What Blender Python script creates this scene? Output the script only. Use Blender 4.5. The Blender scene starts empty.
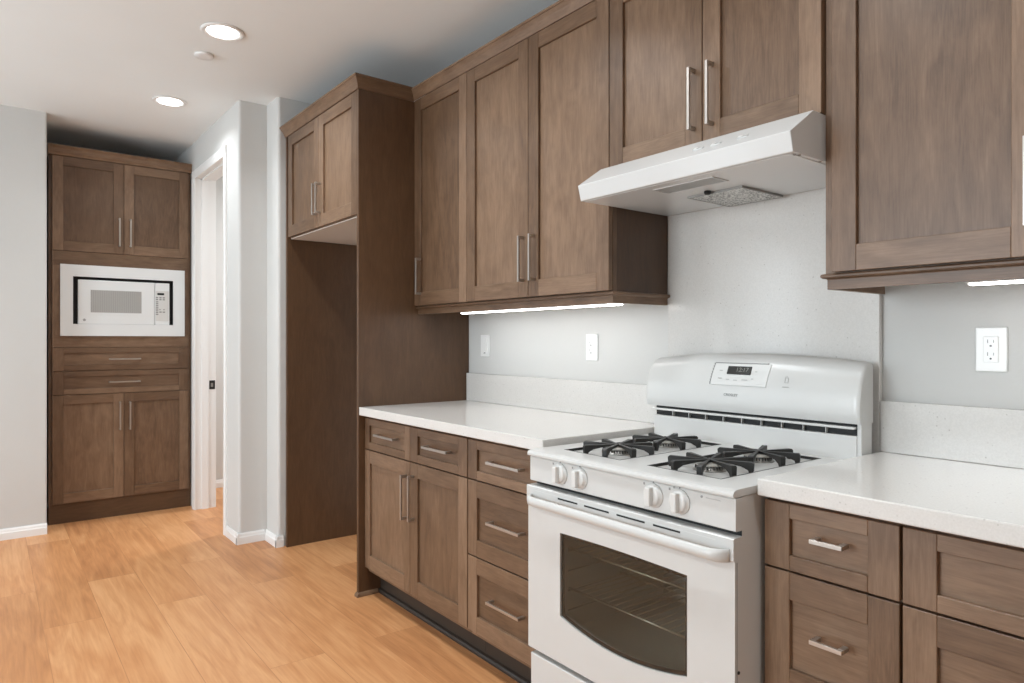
import bpy, bmesh, math, random
from mathutils import Vector, Matrix

random.seed(7)
sc = bpy.context.scene
col = sc.collection

# ------------------------------------------------------------------ camera
cam_d = bpy.data.cameras.new('camera')
cam_d.sensor_width = 36.0
cam_d.lens = 677.5 / 1024 * 36.0
cam_d.shift_y = -0.92 / 1024
cam_d.clip_start = 0.02
cam = bpy.data.objects.new('camera', cam_d)
cam.location = (1.6651, -2.0569, 1.2343)
cam.rotation_euler = (math.radians(90), 0, math.radians(52.2449))
col.objects.link(cam)
sc.camera = cam

# ------------------------------------------------------------------ world, exposure
W = bpy.data.worlds.new('world')
sc.world = W
W.use_nodes = True
bg = W.node_tree.nodes['Background']
bg.inputs['Color'].default_value = (0.93, 0.97, 1.0, 1)
bg.inputs['Strength'].default_value = 0.08
vs = sc.view_settings
vs.view_transform = 'Standard'
vs.look = 'None'
vs.exposure = -0.40
vs.gamma = 1.0
vs.use_curve_mapping = False
sc.cycles.use_denoising = True
sc.cycles.max_bounces = 10
sc.cycles.diffuse_bounces = 6
sc.cycles.glossy_bounces = 5
sc.cycles.sample_clamp_indirect = 6.0

CEIL = 2.6936
BACK_Y = -5.6          # wall behind the camera, with an inferred and an added opening
NEAR_X = 4.6           # end wall on the right, outside the frame


def area(name, loc, rot, sx, sy, power, color=(1, 1, 1), spread=180, shape='RECTANGLE'):
    d = bpy.data.lights.new(name, 'AREA')
    d.shape = shape
    d.size = sx
    d.size_y = sy
    d.energy = power
    d.color = color
    d.spread = math.radians(spread)
    o = bpy.data.objects.new(name, d)
    o.location = loc
    o.rotation_euler = rot
    col.objects.link(o)
    return o


# daylight from unseen openings; the window and left-wall ones are added
DAY = (0.85, 0.935, 1.0)
area('daylight_rear_opening', (-2.95, BACK_Y - 0.2, 1.2), (math.radians(90), 0, 0), 0.66, 2.3, 50, DAY)
area('added_fill_window', (-0.5, BACK_Y - 0.2, 1.6), (math.radians(90), 0, 0), 1.8, 1.4, 160, DAY)  # unseen window light, added as frontal fill
area('added_sheen_opening', (-3.72, -4.1, 1.2), (0, math.radians(-90), 0), 2.3, 2.2, 24, DAY)  # unseen left-wall opening, added to put sheen on the cabinet doors
LAMP_W = 9.5            # each recessed ceiling lamp
LAMP_C = (0.92, 0.97, 1.0)
LED_E = 19.0             # emission of the LED strips


# ------------------------------------------------------------------ materials
def mat_new(name):
    m = bpy.data.materials.new(name)
    m.use_nodes = True
    nt = m.node_tree
    b = nt.nodes['Principled BSDF']
    return m, nt, b


def nd(nt, t, **kw):
    n = nt.nodes.new(t)
    for k, v in kw.items():
        setattr(n, k, v)
    return n


def simple(name, colr, rough=0.5, metal=0.0, coat=0.0, spec=0.5):
    m, nt, b = mat_new(name)
    b.inputs['Base Color'].default_value = (*colr, 1)
    b.inputs['Roughness'].default_value = rough
    b.inputs['Metallic'].default_value = metal
    b.inputs['Coat Weight'].default_value = coat
    b.inputs['Coat Roughness'].default_value = 0.1
    b.inputs['Specular IOR Level'].default_value = spec
    return m


def enamel(name, colr, rough=0.22):
    """painted / enamelled sheet metal with a faint orange-peel surface"""
    m, nt, b = mat_new(name)
    b.inputs['Base Color'].default_value = (*colr, 1)
    b.inputs['Roughness'].default_value = rough
    b.inputs['Specular IOR Level'].default_value = 0.5
    tc = nd(nt, 'ShaderNodeTexCoord')
    n = nd(nt, 'ShaderNodeTexNoise')
    n.inputs['Scale'].default_value = 180
    n.inputs['Detail'].default_value = 1
    bp = nd(nt, 'ShaderNodeBump')
    bp.inputs['Strength'].default_value = 0.02
    bp.inputs['Distance'].default_value = 0.002
    nt.links.new(tc.outputs['Object'], n.inputs['Vector'])
    nt.links.new(n.outputs['Fac'], bp.inputs['Height'])
    nt.links.new(bp.outputs['Normal'], b.inputs['Normal'])
    return m


def emit(name, colr, strength):
    m, nt, b = mat_new(name)
    b.inputs['Base Color'].default_value = (0.9, 0.9, 0.9, 1)
    b.inputs['Emission Color'].default_value = (*colr, 1)
    b.inputs['Emission Strength'].default_value = strength
    return m


def paint(name, colr, bump=0.15, scale=90, rough=0.75):
    m, nt, b = mat_new(name)
    tc = nd(nt, 'ShaderNodeTexCoord')
    n = nd(nt, 'ShaderNodeTexNoise')
    n.inputs['Scale'].default_value = scale
    n.inputs['Detail'].default_value = 3
    n2 = nd(nt, 'ShaderNodeTexNoise')
    n2.inputs['Scale'].default_value = 1.3
    cr = nd(nt, 'ShaderNodeValToRGB')
    cr.color_ramp.elements[0].position = 0.3
    cr.color_ramp.elements[1].position = 0.7
    cr.color_ramp.elements[0].color = (*[c * 0.975 for c in colr], 1)
    cr.color_ramp.elements[1].color = (*[min(1, c * 1.015) for c in colr], 1)
    bp = nd(nt, 'ShaderNodeBump')
    bp.inputs['Strength'].default_value = bump
    bp.inputs['Distance'].default_value = 0.003
    nt.links.new(tc.outputs['Object'], n.inputs['Vector'])
    nt.links.new(tc.outputs['Object'], n2.inputs['Vector'])
    nt.links.new(n2.outputs['Fac'], cr.inputs['Fac'])
    nt.links.new(cr.outputs['Color'], b.inputs['Base Color'])
    nt.links.new(n.outputs['Fac'], bp.inputs['Height'])
    nt.links.new(bp.outputs['Normal'], b.inputs['Normal'])
    b.inputs['Roughness'].default_value = rough
    return m


def wood(name, dark, mid, light, rough=0.42):
    """stained maple: UV.x runs along the grain (metres), UV.y across; per-board 'tone' attribute"""
    m, nt, b = mat_new(name)
    uv = nd(nt, 'ShaderNodeUVMap')
    uv.uv_map = 'UVMap'

    def noise(sx, sy, detail, dist=0.0):
        mp = nd(nt, 'ShaderNodeMapping')
        mp.inputs['Scale'].default_value = (sx, sy, 1)
        n = nd(nt, 'ShaderNodeTexNoise')
        n.inputs['Scale'].default_value = 1.0
        n.inputs['Detail'].default_value = detail
        n.inputs['Roughness'].default_value = 0.6
        n.inputs['Distortion'].default_value = dist
        nt.links.new(uv.outputs['UV'], mp.inputs['Vector'])
        nt.links.new(mp.outputs['Vector'], n.inputs['Vector'])
        return n.outputs['Fac']

    def mth(op, a, bb, clamp=False):
        n = nd(nt, 'ShaderNodeMath')
        n.operation = op
        n.use_clamp = clamp
        for i, v in enumerate((a, bb)):
            if isinstance(v, (int, float)):
                n.inputs[i].default_value = v
            else:
                nt.links.new(v, n.inputs[i])
        return n.outputs[0]

    fine = noise(14, 260, 4)            # pores / streaks
    cath = noise(3.0, 20, 4, 2.2)      # growth figure
    blot = noise(6, 13, 4, 0.8)         # stain blotches
    at = nd(nt, 'ShaderNodeAttribute')
    at.attribute_name = 'tone'
    v = mth('MULTIPLY', fine, 0.34)
    v = mth('ADD', v, mth('MULTIPLY', cath, 0.42))
    v = mth('ADD', v, mth('MULTIPLY', blot, 0.36))
    v = mth('ADD', v, mth('MULTIPLY', mth('SUBTRACT', at.outputs['Fac'], 0.5), 0.30))
    cr = nd(nt, 'ShaderNodeValToRGB')
    e = cr.color_ramp.elements
    e[0].position = 0.34
    e[0].color = (*dark, 1)
    e[1].position = 0.78
    e[1].color = (*light, 1)
    x = e.new(0.55)
    x.color = (*mid, 1)
    nt.links.new(v, cr.inputs['Fac'])
    nt.links.new(cr.outputs['Color'], b.inputs['Base Color'])
    bp = nd(nt, 'ShaderNodeBump')
    bp.inputs['Strength'].default_value = 0.06
    bp.inputs['Distance'].default_value = 0.001
    nt.links.new(fine, bp.inputs['Height'])
    nt.links.new(bp.outputs['Normal'], b.inputs['Normal'])
    b.inputs['Roughness'].default_value = rough
    b.inputs['Specular IOR Level'].default_value = 0.55
    return m


def quartz(name):
    m, nt, b = mat_new(name)
    tc = nd(nt, 'ShaderNodeTexCoord')
    vo = nd(nt, 'ShaderNodeTexVoronoi')
    vo.inputs['Scale'].default_value = 95
    n = nd(nt, 'ShaderNodeTexNoise')
    n.inputs['Scale'].default_value = 38
    n.inputs['Detail'].default_value = 2
    cr = nd(nt, 'ShaderNodeValToRGB')
    cr.color_ramp.elements[0].position = 0.10
    cr.color_ramp.elements[0].color = (1, 1, 1, 1)
    cr.color_ramp.elements[1].position = 0.24
    cr.color_ramp.elements[1].color = (0, 0, 0, 1)
    cr2 = nd(nt, 'ShaderNodeValToRGB')
    cr2.color_ramp.elements[0].position = 0.52
    cr2.color_ramp.elements[0].color = (0, 0, 0, 1)
    cr2.color_ramp.elements[1].position = 0.62
    cr2.color_ramp.elements[1].color = (1, 1, 1, 1)
    mu = nd(nt, 'ShaderNodeMath')
    mu.operation = 'MULTIPLY'
    sp = nd(nt, 'ShaderNodeSeparateColor')
    fl = nd(nt, 'ShaderNodeMixRGB')
    fl.inputs[1].default_value = (0.36, 0.34, 0.31, 1)
    fl.inputs[2].default_value = (0.70, 0.685, 0.66, 1)
    mx = nd(nt, 'ShaderNodeMixRGB')
    n3 = nd(nt, 'ShaderNodeTexNoise')
    n3.inputs['Scale'].default_value = 220
    n3.inputs['Detail'].default_value = 2
    base = nd(nt, 'ShaderNodeValToRGB')
    base.color_ramp.elements[0].position = 0.35
    base.color_ramp.elements[0].color = (0.625, 0.61, 0.585, 1)
    base.color_ramp.elements[1].position = 0.65
    base.color_ramp.elements[1].color = (0.665, 0.65, 0.625, 1)
    L = nt.links.new
    for t in (vo, n, n3):
        L(tc.outputs['Object'], t.inputs['Vector'])
    L(vo.outputs['Distance'], cr.inputs['Fac'])
    L(n.outputs['Fac'], cr2.inputs['Fac'])
    L(cr.outputs['Color'], mu.inputs[0])
    L(cr2.outputs['Color'], mu.inputs[1])
    L(vo.outputs['Color'], sp.inputs['Color'])
    L(sp.outputs[0], fl.inputs[0])
    L(n3.outputs['Fac'], base.inputs['Fac'])
    L(mu.outputs[0], mx.inputs[0])
    L(base.outputs['Color'], mx.inputs[1])
    L(fl.outputs['Color'], mx.inputs[2])
    L(mx.outputs['Color'], b.inputs['Base Color'])
    b.inputs['Roughness'].default_value = 0.17
    b.inputs['Specular IOR Level'].default_value = 0.5
    return m


def floor_mat(name):
    m, nt, b = mat_new(name)
    L = nt.links.new
    tc = nd(nt, 'ShaderNodeTexCoord')
    mp = nd(nt, 'ShaderNodeMapping')
    mp.inputs['Location'].default_value = (0.35, 0.785, 0)
    L(tc.outputs['Object'], mp.inputs['Vector'])

    def brick(c1, c2, mort, msize):
        br = nd(nt, 'ShaderNodeTexBrick')
        br.offset = 0.37
        br.offset_frequency = 2
        br.inputs['Color1'].default_value = c1
        br.inputs['Color2'].default_value = c2
        br.inputs['Mortar'].default_value = mort
        br.inputs['Scale'].default_value = 1.0
        br.inputs['Mortar Size'].default_value = msize
        br.inputs['Mortar Smooth'].default_value = 0.1
        br.inputs['Bias'].default_value = 0.0
        br.inputs['Brick Width'].default_value = 1.5
        br.inputs['Row Height'].default_value = 0.2165
        L(mp.outputs['Vector'], br.inputs['Vector'])
        return br
    br = brick((0, 0, 0, 1), (1, 1, 1, 1), (0.5, 0.5, 0.5, 1), 0.0012)
    ad = nd(nt, 'ShaderNodeVectorMath')
    ad.operation = 'MULTIPLY_ADD'
    ad.inputs[1].default_value = (7.3, 3.1, 0)
    L(br.outputs['Color'], ad.inputs[0])
    L(mp.outputs['Vector'], ad.inputs[2])

    def noise(s, detail, dist):
        q = nd(nt, 'ShaderNodeMapping')
        q.inputs['Scale'].default_value = s
        n = nd(nt, 'ShaderNodeTexNoise')
        n.inputs['Scale'].default_value = 1
        n.inputs['Detail'].default_value = detail
        n.inputs['Distortion'].default_value = dist
        L(ad.outputs[0], q.inputs['Vector'])
        L(q.outputs['Vector'], n.inputs['Vector'])
        return n.outputs['Fac']
    fine = noise((5, 110, 1), 3, 0.2)
    cath = noise((1.6, 13, 1), 3, 1.8)
    blot = noise((1.6, 4.5, 1), 2, 0.5)

    def mth(op, a, bb):
        n = nd(nt, 'ShaderNodeMath')
        n.operation = op
        for i, v in enumerate((a, bb)):
            if isinstance(v, (int, float)):
                n.inputs[i].default_value = v
            else:
                L(v, n.inputs[i])
        return n.outputs[0]
    sp = nd(nt, 'ShaderNodeSeparateColor')
    L(br.outputs['Color'], sp.inputs['Color'])
    v = mth('ADD', mth('MULTIPLY', fine, 0.30), mth('MULTIPLY', cath, 0.52))
    v = mth('ADD', v, mth('MULTIPLY', blot, 0.40))
    v = mth('SUBTRACT', v, 0.075)
    v = mth('ADD', v, mth('MULTIPLY', mth('SUBTRACT', sp.outputs[0], 0.5), 0.22))
    cr = nd(nt, 'ShaderNodeValToRGB')
    e = cr.color_ramp.elements
    e[0].position = 0.30
    e[0].color = FLOOR_C[0]
    e[1].position = 0.75
    e[1].color = FLOOR_C[2]
    x = e.new(0.52)
    x.color = FLOOR_C[1]
    L(v, cr.inputs['Fac'])
    mx = nd(nt, 'ShaderNodeMixRGB')
    mx.blend_type = 'MULTIPLY'
    mx.inputs[2].default_value = (0.76, 0.70, 0.66, 1)
    L(br.outputs['Fac'], mx.inputs[0])
    L(cr.outputs['Color'], mx.inputs[1])
    L(mx.outputs['Color'], b.inputs['Base Color'])
    bp = nd(nt, 'ShaderNodeBump')
    bp.inputs['Strength'].default_value = 0.05
    bp.inputs['Distance'].default_value = 0.002
    L(fine, bp.inputs['Height'])
    L(bp.outputs['Normal'], b.inputs['Normal'])
    b.inputs['Roughness'].default_value = 0.42
    b.inputs['Specular IOR Level'].default_value = 0.4
    return m


def filter_mat(name):
    """expanded aluminium mesh of the hood's grease filter"""
    m, nt, b = mat_new(name)
    L = nt.links.new
    tc = nd(nt, 'ShaderNodeTexCoord')
    vo = nd(nt, 'ShaderNodeTexVoronoi')
    vo.inputs['Scale'].default_value = 140
    n = nd(nt, 'ShaderNodeTexNoise')
    n.inputs['Scale'].default_value = 90
    n.inputs['Detail'].default_value = 3
    cr = nd(nt, 'ShaderNodeValToRGB')
    cr.color_ramp.elements[0].position = 0.25
    cr.color_ramp.elements[0].color = (0.10, 0.10, 0.095, 1)
    cr.color_ramp.elements[1].position = 0.75
    cr.color_ramp.elements[1].color = (0.75, 0.74, 0.71, 1)
    mxx = nd(nt, 'ShaderNodeMath')
    mxx.operation = 'ADD'
    L(tc.outputs['Object'], vo.inputs['Vector'])
    L(tc.outputs['Object'], n.inputs['Vector'])
    L(vo.outputs['Distance'], mxx.inputs[0])
    L(n.outputs['Fac'], mxx.inputs[1])
    sb = nd(nt, 'ShaderNodeMath')
    sb.operation = 'SUBTRACT'
    sb.inputs[1].default_value = 0.42
    L(mxx.outputs[0], sb.inputs[0])
    L(sb.outputs[0], cr.inputs['Fac'])
    L(cr.outputs['Color'], b.inputs['Base Color'])
    bp = nd(nt, 'ShaderNodeBump')
    bp.inputs['Strength'].default_value = 0.8
    bp.inputs['Distance'].default_value = 0.004
    L(vo.outputs['Distance'], bp.inputs['Height'])
    L(bp.outputs['Normal'], b.inputs['Normal'])
    b.inputs['Metallic'].default_value = 0.7
    b.inputs['Roughness'].default_value = 0.4
    return m


def brushed(name, colr, rough=0.3):
    m, nt, b = mat_new(name)
    tc = nd(nt, 'ShaderNodeTexCoord')
    mp = nd(nt, 'ShaderNodeMapping')
    mp.inputs['Scale'].default_value = (30, 400, 400)
    n = nd(nt, 'ShaderNodeTexNoise')
    n.inputs['Scale'].default_value = 1
    mr = nd(nt, 'ShaderNodeMapRange')
    mr.inputs['To Min'].default_value = rough - 0.06
    mr.inputs['To Max'].default_value = rough + 0.08
    L = nt.links.new
    L(tc.outputs['Object'], mp.inputs['Vector'])
    L(mp.outputs['Vector'], n.inputs['Vector'])
    L(n.outputs['Fac'], mr.inputs['Value'])
    L(mr.outputs['Result'], b.inputs['Roughness'])
    b.inputs['Base Color'].default_value = (*colr, 1)
    b.inputs['Metallic'].default_value = 1.0
    return m


FLOOR_C = [(0.40, 0.170, 0.066, 1), (0.55, 0.255, 0.104, 1), (0.67, 0.355, 0.165, 1)]
M_WOOD = wood('stained_maple', (0.088, 0.046, 0.0225), (0.150, 0.086, 0.0475), (0.235, 0.146, 0.089))
M_SHADED_VENEER = wood('shaded_veneer', (0.054, 0.025, 0.0105), (0.078, 0.038, 0.0165), (0.110, 0.056, 0.026))  # redder panel wood, colour darkened to stand in for side-face shade
M_WALL = paint('wall_paint', (0.60, 0.60, 0.585))
M_CEIL = paint('ceiling_paint', (0.83, 0.855, 0.855), bump=0.1, scale=120)
M_PALE = paint('pale_bounce', (0.62, 0.61, 0.59), 0.05, 20, 0.6)  # for the added floor, kept pale so its bounce stays neutral
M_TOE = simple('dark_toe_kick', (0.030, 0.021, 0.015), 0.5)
M_TRIM = simple('trim_paint', (0.80, 0.80, 0.79), 0.35)
M_FLOOR = floor_mat('plank_floor')
M_QUARTZ = quartz('speckled_quartz')
M_WHITE = enamel('white_enamel', (0.575, 0.575, 0.56), 0.28)
M_HOOD = enamel('hood_enamel', (0.60, 0.605, 0.60), 0.22)
M_PLASTIC = simple('white_plastic', (0.63, 0.63, 0.615), 0.3)
M_MWHITE = enamel('microwave_white', (0.74, 0.765, 0.77), 0.28)
M_PLATE = simple('cover_plate_white', (0.84, 0.84, 0.83), 0.3)
M_NICKEL = brushed('brushed_nickel', (0.50, 0.465, 0.43), 0.36)
M_IRON = simple('cast_iron', (0.018, 0.017, 0.016), 0.45)
M_BLACK = simple('black_gap', (0.006, 0.006, 0.006), 0.6)
M_DKPLASTIC = simple('dark_display', (0.02, 0.021, 0.02), 0.2)
M_GLASS = simple('oven_glass', (0.045, 0.044, 0.040), 0.06)
def see_through(name, tint, rough=0.04):
    m, nt, b = mat_new(name)
    tr = nd(nt, 'ShaderNodeBsdfTransparent')
    tr.inputs['Color'].default_value = (*tint, 1)
    gl = nd(nt, 'ShaderNodeBsdfGlossy')
    gl.inputs['Roughness'].default_value = rough
    fr = nd(nt, 'ShaderNodeLayerWeight')
    fr.inputs['Blend'].default_value = 0.5
    pw = nd(nt, 'ShaderNodeMath')
    pw.operation = 'POWER'
    pw.inputs[1].default_value = 5.0
    ma = nd(nt, 'ShaderNodeMath')
    ma.operation = 'MULTIPLY_ADD'
    ma.inputs[1].default_value = 0.9
    ma.inputs[2].default_value = 0.05
    nt.links.new(fr.outputs['Facing'], pw.inputs[0])
    nt.links.new(pw.outputs[0], ma.inputs[0])
    mx = nd(nt, 'ShaderNodeMixShader')
    L = nt.links.new
    L(ma.outputs[0], mx.inputs[0])
    L(tr.outputs[0], mx.inputs[1])
    L(gl.outputs[0], mx.inputs[2])
    L(mx.outputs[0], nt.nodes['Material Output'].inputs['Surface'])
    return m


M_OVENPANE = see_through('tinted_oven_pane', (0.72, 0.73, 0.72))
M_CAVITY = simple('oven_enamel', (0.60, 0.62, 0.56), 0.4)
M_RACK = simple('oven_rack_wire', (0.62, 0.60, 0.50), 0.3, 0.9)
M_FILTER = filter_mat('aluminium_mesh')
M_LENS = simple('light_lens', (0.30, 0.30, 0.29), 0.35)
M_INK = simple('grey_print', (0.25, 0.25, 0.245), 0.5)
M_INKLT = simple('pale_grey_print', (0.42, 0.42, 0.41), 0.5)
M_LED = emit('led_diffuser', (1.0, 0.97, 0.94), LED_E)
M_LAMP = emit('lamp_diffuser', (1.0, 0.98, 0.95), 12.0)
M_CREAM = simple('cream_melamine', (0.62, 0.56, 0.50), 0.5)
M_CAP = simple('burner_cap_enamel', (0.42, 0.405, 0.37), 0.25)
M_ALU = simple('burner_aluminium', (0.30, 0.29, 0.27), 0.4, 0.8)
M_MWGLASS = simple('microwave_window', (0.40, 0.40, 0.385), 0.25)
M_SEGMENT = simple('display_digits', (0.16, 0.17, 0.15), 0.4)
M_DARKMETAL = simple('dark_bronze', (0.03, 0.028, 0.026), 0.4, 0.6)
M_DARKWOOD = M_WOOD


# ------------------------------------------------------------------ mesh builder
class MB:
    def __init__(self):
        self.bm = bmesh.new()
        self.uv = self.bm.loops.layers.uv.new('UVMap')
        self.tone = self.bm.faces.layers.float.new('tone')
        self.mats = []

    def midx(self, m):
        if m not in self.mats:
            self.mats.append(m)
        return self.mats.index(m)

    def finish(self, faces, m, grain=None, smooth=False, tone=None):
        t = random.random() if tone is None else tone
        ou, ov = random.uniform(0, 40), random.uniform(0, 40)
        k = self.midx(m)
        ax = {'x': 0, 'y': 1, 'z': 2}.get(grain, 0)
        for f in faces:
            f.material_index = k
            f.smooth = smooth
            f[self.tone] = t
            n = f.normal
            na = max(range(3), key=lambda i: abs(n[i]))
            others = [i for i in range(3) if i != na and i != ax]
            o2 = others[0] if others else na
            for lp in f.loops:
                c = lp.vert.co
                if na == ax:      # end grain
                    a2 = [i for i in range(3) if i != ax]
                    lp[self.uv].uv = (c[a2[0]] * 0.3 + ou, c[a2[1]] + ov)
                else:
                    lp[self.uv].uv = (c[ax] + ou, c[o2] + c[na] + ov)

    def box(self, x0, x1, y0, y1, z0, z1, m, grain='x', bev=0.0, seg=1, tone=None, smooth=False):
        if x1 < x0: x0, x1 = x1, x0
        if y1 < y0: y0, y1 = y1, y0
        if z1 < z0: z0, z1 = z1, z0
        bm = self.bm
        before = set(bm.faces)
        v = [bm.verts.new((x, y, z)) for x in (x0, x1) for y in (y0, y1) for z in (z0, z1)]
        q = [(0, 1, 3, 2), (4, 6, 7, 5), (0, 4, 5, 1), (2, 3, 7, 6), (0, 2, 6, 4), (1, 5, 7, 3)]
        fs = [bm.faces.new([v[i] for i in f]) for f in q]
        if bev > 0:
            es = list({e for f in fs for e in f.edges})
            bmesh.ops.bevel(bm, geom=es, offset=bev, segments=seg, affect='EDGES', profile=0.5)
        fs = [f for f in bm.faces if f not in before]
        bmesh.ops.recalc_face_normals(bm, faces=fs)
        self.finish(fs, m, grain, smooth or bev > 0 and seg > 2, tone)
        return fs

    def prism(self, prof, a0, a1, m, axis='x', grain=None, smooth=False, tone=None):
        """closed profile extruded along an axis; profile pairs are the other two coordinates in order"""
        bm = self.bm
        def P(p, a):
            return {'x': (a, p[0], p[1]), 'y': (p[0], a, p[1]), 'z': (p[0], p[1], a)}[axis]
        r0 = [bm.verts.new(P(p, a0)) for p in prof]
        r1 = [bm.verts.new(P(p, a1)) for p in prof]
        n = len(prof)
        fs = [bm.faces.new((r0[i], r0[(i + 1) % n], r1[(i + 1) % n], r1[i])) for i in range(n)]
        caps = [bm.faces.new(r0), bm.faces.new(r1)]
        bmesh.ops.recalc_face_normals(bm, faces=fs + caps)
        self.finish(fs, m, grain or axis, smooth, tone)
        self.finish(caps, m, grain or axis, False, tone)
        return fs

    def cyl(self, c, r0, r1, h, m, axis='z', seg=32, smooth=True):
        """frustum from c along +axis by h"""
        bm = self.bm
        rings = []
        for t, r in ((0, r0), (h, r1)):
            rg = []
            for i in range(seg):
                a = 2 * math.pi * i / seg
                p = (r * math.cos(a), r * math.sin(a))
                q = {'z': (c[0] + p[0], c[1] + p[1], c[2] + t), 'y': (c[0] + p[0], c[1] + t, c[2] + p[1]),
                     'x': (c[0] + t, c[1] + p[0], c[2] + p[1])}[axis]
                rg.append(bm.verts.new(q))
            rings.append(rg)
        fs = [bm.faces.new((rings[0][i], rings[0][(i + 1) % seg], rings[1][(i + 1) % seg], rings[1][i])) for i in range(seg)]
        caps = [bm.faces.new(rings[0]), bm.faces.new(rings[1])]
        bmesh.ops.recalc_face_normals(bm, faces=fs + caps)
        self.finish(fs, m, 'z', smooth)
        self.finish(caps, m, 'z', False)

    def lathe(self, c, prof, m, axis='z', seg=40, smooth=True):
        """prof: (radius, height) from start to end; closed at both ends when r>0"""
        bm = self.bm
        rings = []
        for r, t in prof:
            rg = []
            for i in range(seg):
                a = 2 * math.pi * i / seg
                p = (r * math.cos(a), r * math.sin(a))
                q = {'z': (c[0] + p[0], c[1] + p[1], c[2] + t), 'y': (c[0] + p[0], c[1] + t, c[2] + p[1]),
                     'x': (c[0] + t, c[1] + p[0], c[2] + p[1])}[axis]
                rg.append(bm.verts.new(q))
            rings.append(rg)
        fs = []
        for a, b_ in zip(rings, rings[1:]):
            fs += [bm.faces.new((a[i], a[(i + 1) % seg], b_[(i + 1) % seg], b_[i])) for i in range(seg)]
        caps = [bm.faces.new(rings[0]), bm.faces.new(rings[-1])]
        bmesh.ops.recalc_face_normals(bm, faces=fs + caps)
        self.finish(fs, m, 'z', smooth)
        self.finish(caps, m, 'z', False)

    def sheet(self, grid, m, smooth=True, close_u=False):
        bm = self.bm
        V = [[bm.verts.new(p) for p in row] for row in grid]
        fs = []
        for i in range(len(V) - 1):
            for j in range(len(V[0]) - (0 if close_u else 1)):
                k = (j + 1) % len(V[0])
                fs.append(bm.faces.new((V[i][j], V[i][k], V[i + 1][k], V[i + 1][j])))
        return V, fs

    def build(self, name, parent=None, org=(0, 0, 0), autosmooth=False):
        me = bpy.data.meshes.new(name)
        bmesh.ops.translate(self.bm, verts=self.bm.verts, vec=(-org[0], -org[1], -org[2]))
        self.bm.to_mesh(me)
        self.bm.free()
        for m in self.mats:
            me.materials.append(m)
        o = bpy.data.objects.new(name, me)
        col.objects.link(o)
        if parent is not None:
            o.parent = parent
        return o


def tag(o, label=None, cat=None, group=None, kind=None):
    if label: o['label'] = label
    if cat: o['category'] = cat
    if group: o['group'] = group
    if kind: o['kind'] = kind
    return o


class Thing:
    """an Empty at the thing's base; parts are built in the thing's frame"""
    def __init__(self, name, label, cat, loc, rotz=0, group=None, local=False):
        self.o = bpy.data.objects.new(name, None)
        self.o.empty_display_size = 0.1
        col.objects.link(self.o)
        self.o.location = loc
        self.o.rotation_euler = (0, 0, rotz)
        tag(self.o, label, cat, group)
        self.org = (0, 0, 0) if local else loc

    def part(self, mb, name, parent=None, label=None):
        ob = mb.build(name, parent or self.o, self.org)
        if label: ob['label'] = label
        return ob


def struct(name, mb, parent=None):
    o = mb.build(name, parent)
    if parent is None:
        o['kind'] = 'structure'
    return o


def text_part(body, name, mat, size, matrix, parent, org, ext=0.0004, spacing=1.0, sx=1.0):
    cu = bpy.data.curves.new('lettering', 'FONT')
    cu.body = body
    cu.size = size
    cu.extrude = ext
    cu.align_x = 'CENTER'
    cu.align_y = 'CENTER'
    cu.space_character = spacing
    tmp = bpy.data.objects.new('lettering_source', cu)
    col.objects.link(tmp)
    dg = bpy.context.evaluated_depsgraph_get()
    me = bpy.data.meshes.new_from_object(tmp.evaluated_get(dg))
    bpy.data.objects.remove(tmp)
    bpy.data.curves.remove(cu)
    me.transform(Matrix.Diagonal((sx, 1, 1, 1)))
    me.transform(matrix)
    me.transform(Matrix.Translation((-org[0], -org[1], -org[2])))
    me.materials.clear()
    me.materials.append(mat)
    me.name = name
    o = bpy.data.objects.new(name, me)
    col.objects.link(o)
    o.parent = parent
    return o


# ------------------------------------------------------------------ room shell
xL, TW = -1.3686, 0.768
yW = -0.02            # face of the quartz slabs

b = MB(); b.box(-4.6, NEAR_X, -2.75, 2.0, -0.05, 0, M_FLOOR); struct('floor', b)
# unseen pale floor behind the camera, added to neutralise bounced light
b = MB(); b.box(-4.6, NEAR_X, BACK_Y - 0.3, -2.75, -0.05, 0, M_PALE); struct('floor_bounce', b)
b = MB(); b.box(-4.6, NEAR_X, BACK_Y, 2.0, CEIL, CEIL + 0.08, M_CEIL); struct('ceiling', b)
b = MB(); b.box(-2.36, NEAR_X, 0, 0.12, 0, CEIL, M_WALL); struct('wall_right', b)


def rounded_rect_wall(mb, x0, x1, y0, y1, rounded, z0=0, z1=CEIL, r=0.019):
    """wall block whose listed plan corners (sx, sy) are bullnosed"""
    prof = []
    for sx, sy in ((0, 0), (1, 0), (1, 1), (0, 1)):
        cx = x1 if sx else x0
        cy = y1 if sy else y0
        if (sx, sy) in rounded:
            ox = cx + (-r if sx else r)
            oy = cy + (-r if sy else r)
            st = {(0, 0): 180, (1, 0): 270, (1, 1): 0, (0, 1): 90}[(sx, sy)]
            for k in range(7):
                a = math.radians(st + 15 * k)
                prof.append((ox + r * math.cos(a), oy + r * math.sin(a)))
        else:
            prof.append((cx, cy))
    mb.prism(prof, z0, z1, M_WALL, 'z', smooth=False)


# the wall with the doorway: two piers and a header, bullnosed at its end
DX0, DX1, DZ = -3.655, -2.893, 2.42
b = MB()
b.box(-4.40, DX0 - 0.02, -0.853, -0.72, 0, CEIL, M_WALL)
rounded_rect_wall(b, DX1 + 0.02, -2.596, -0.853, -0.72, {(1, 0)})
b.box(DX0 - 0.02, DX1 + 0.02, -0.853, -0.72, DZ + 0.02, CEIL, M_WALL)
struct('wall_hall', b)
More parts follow.
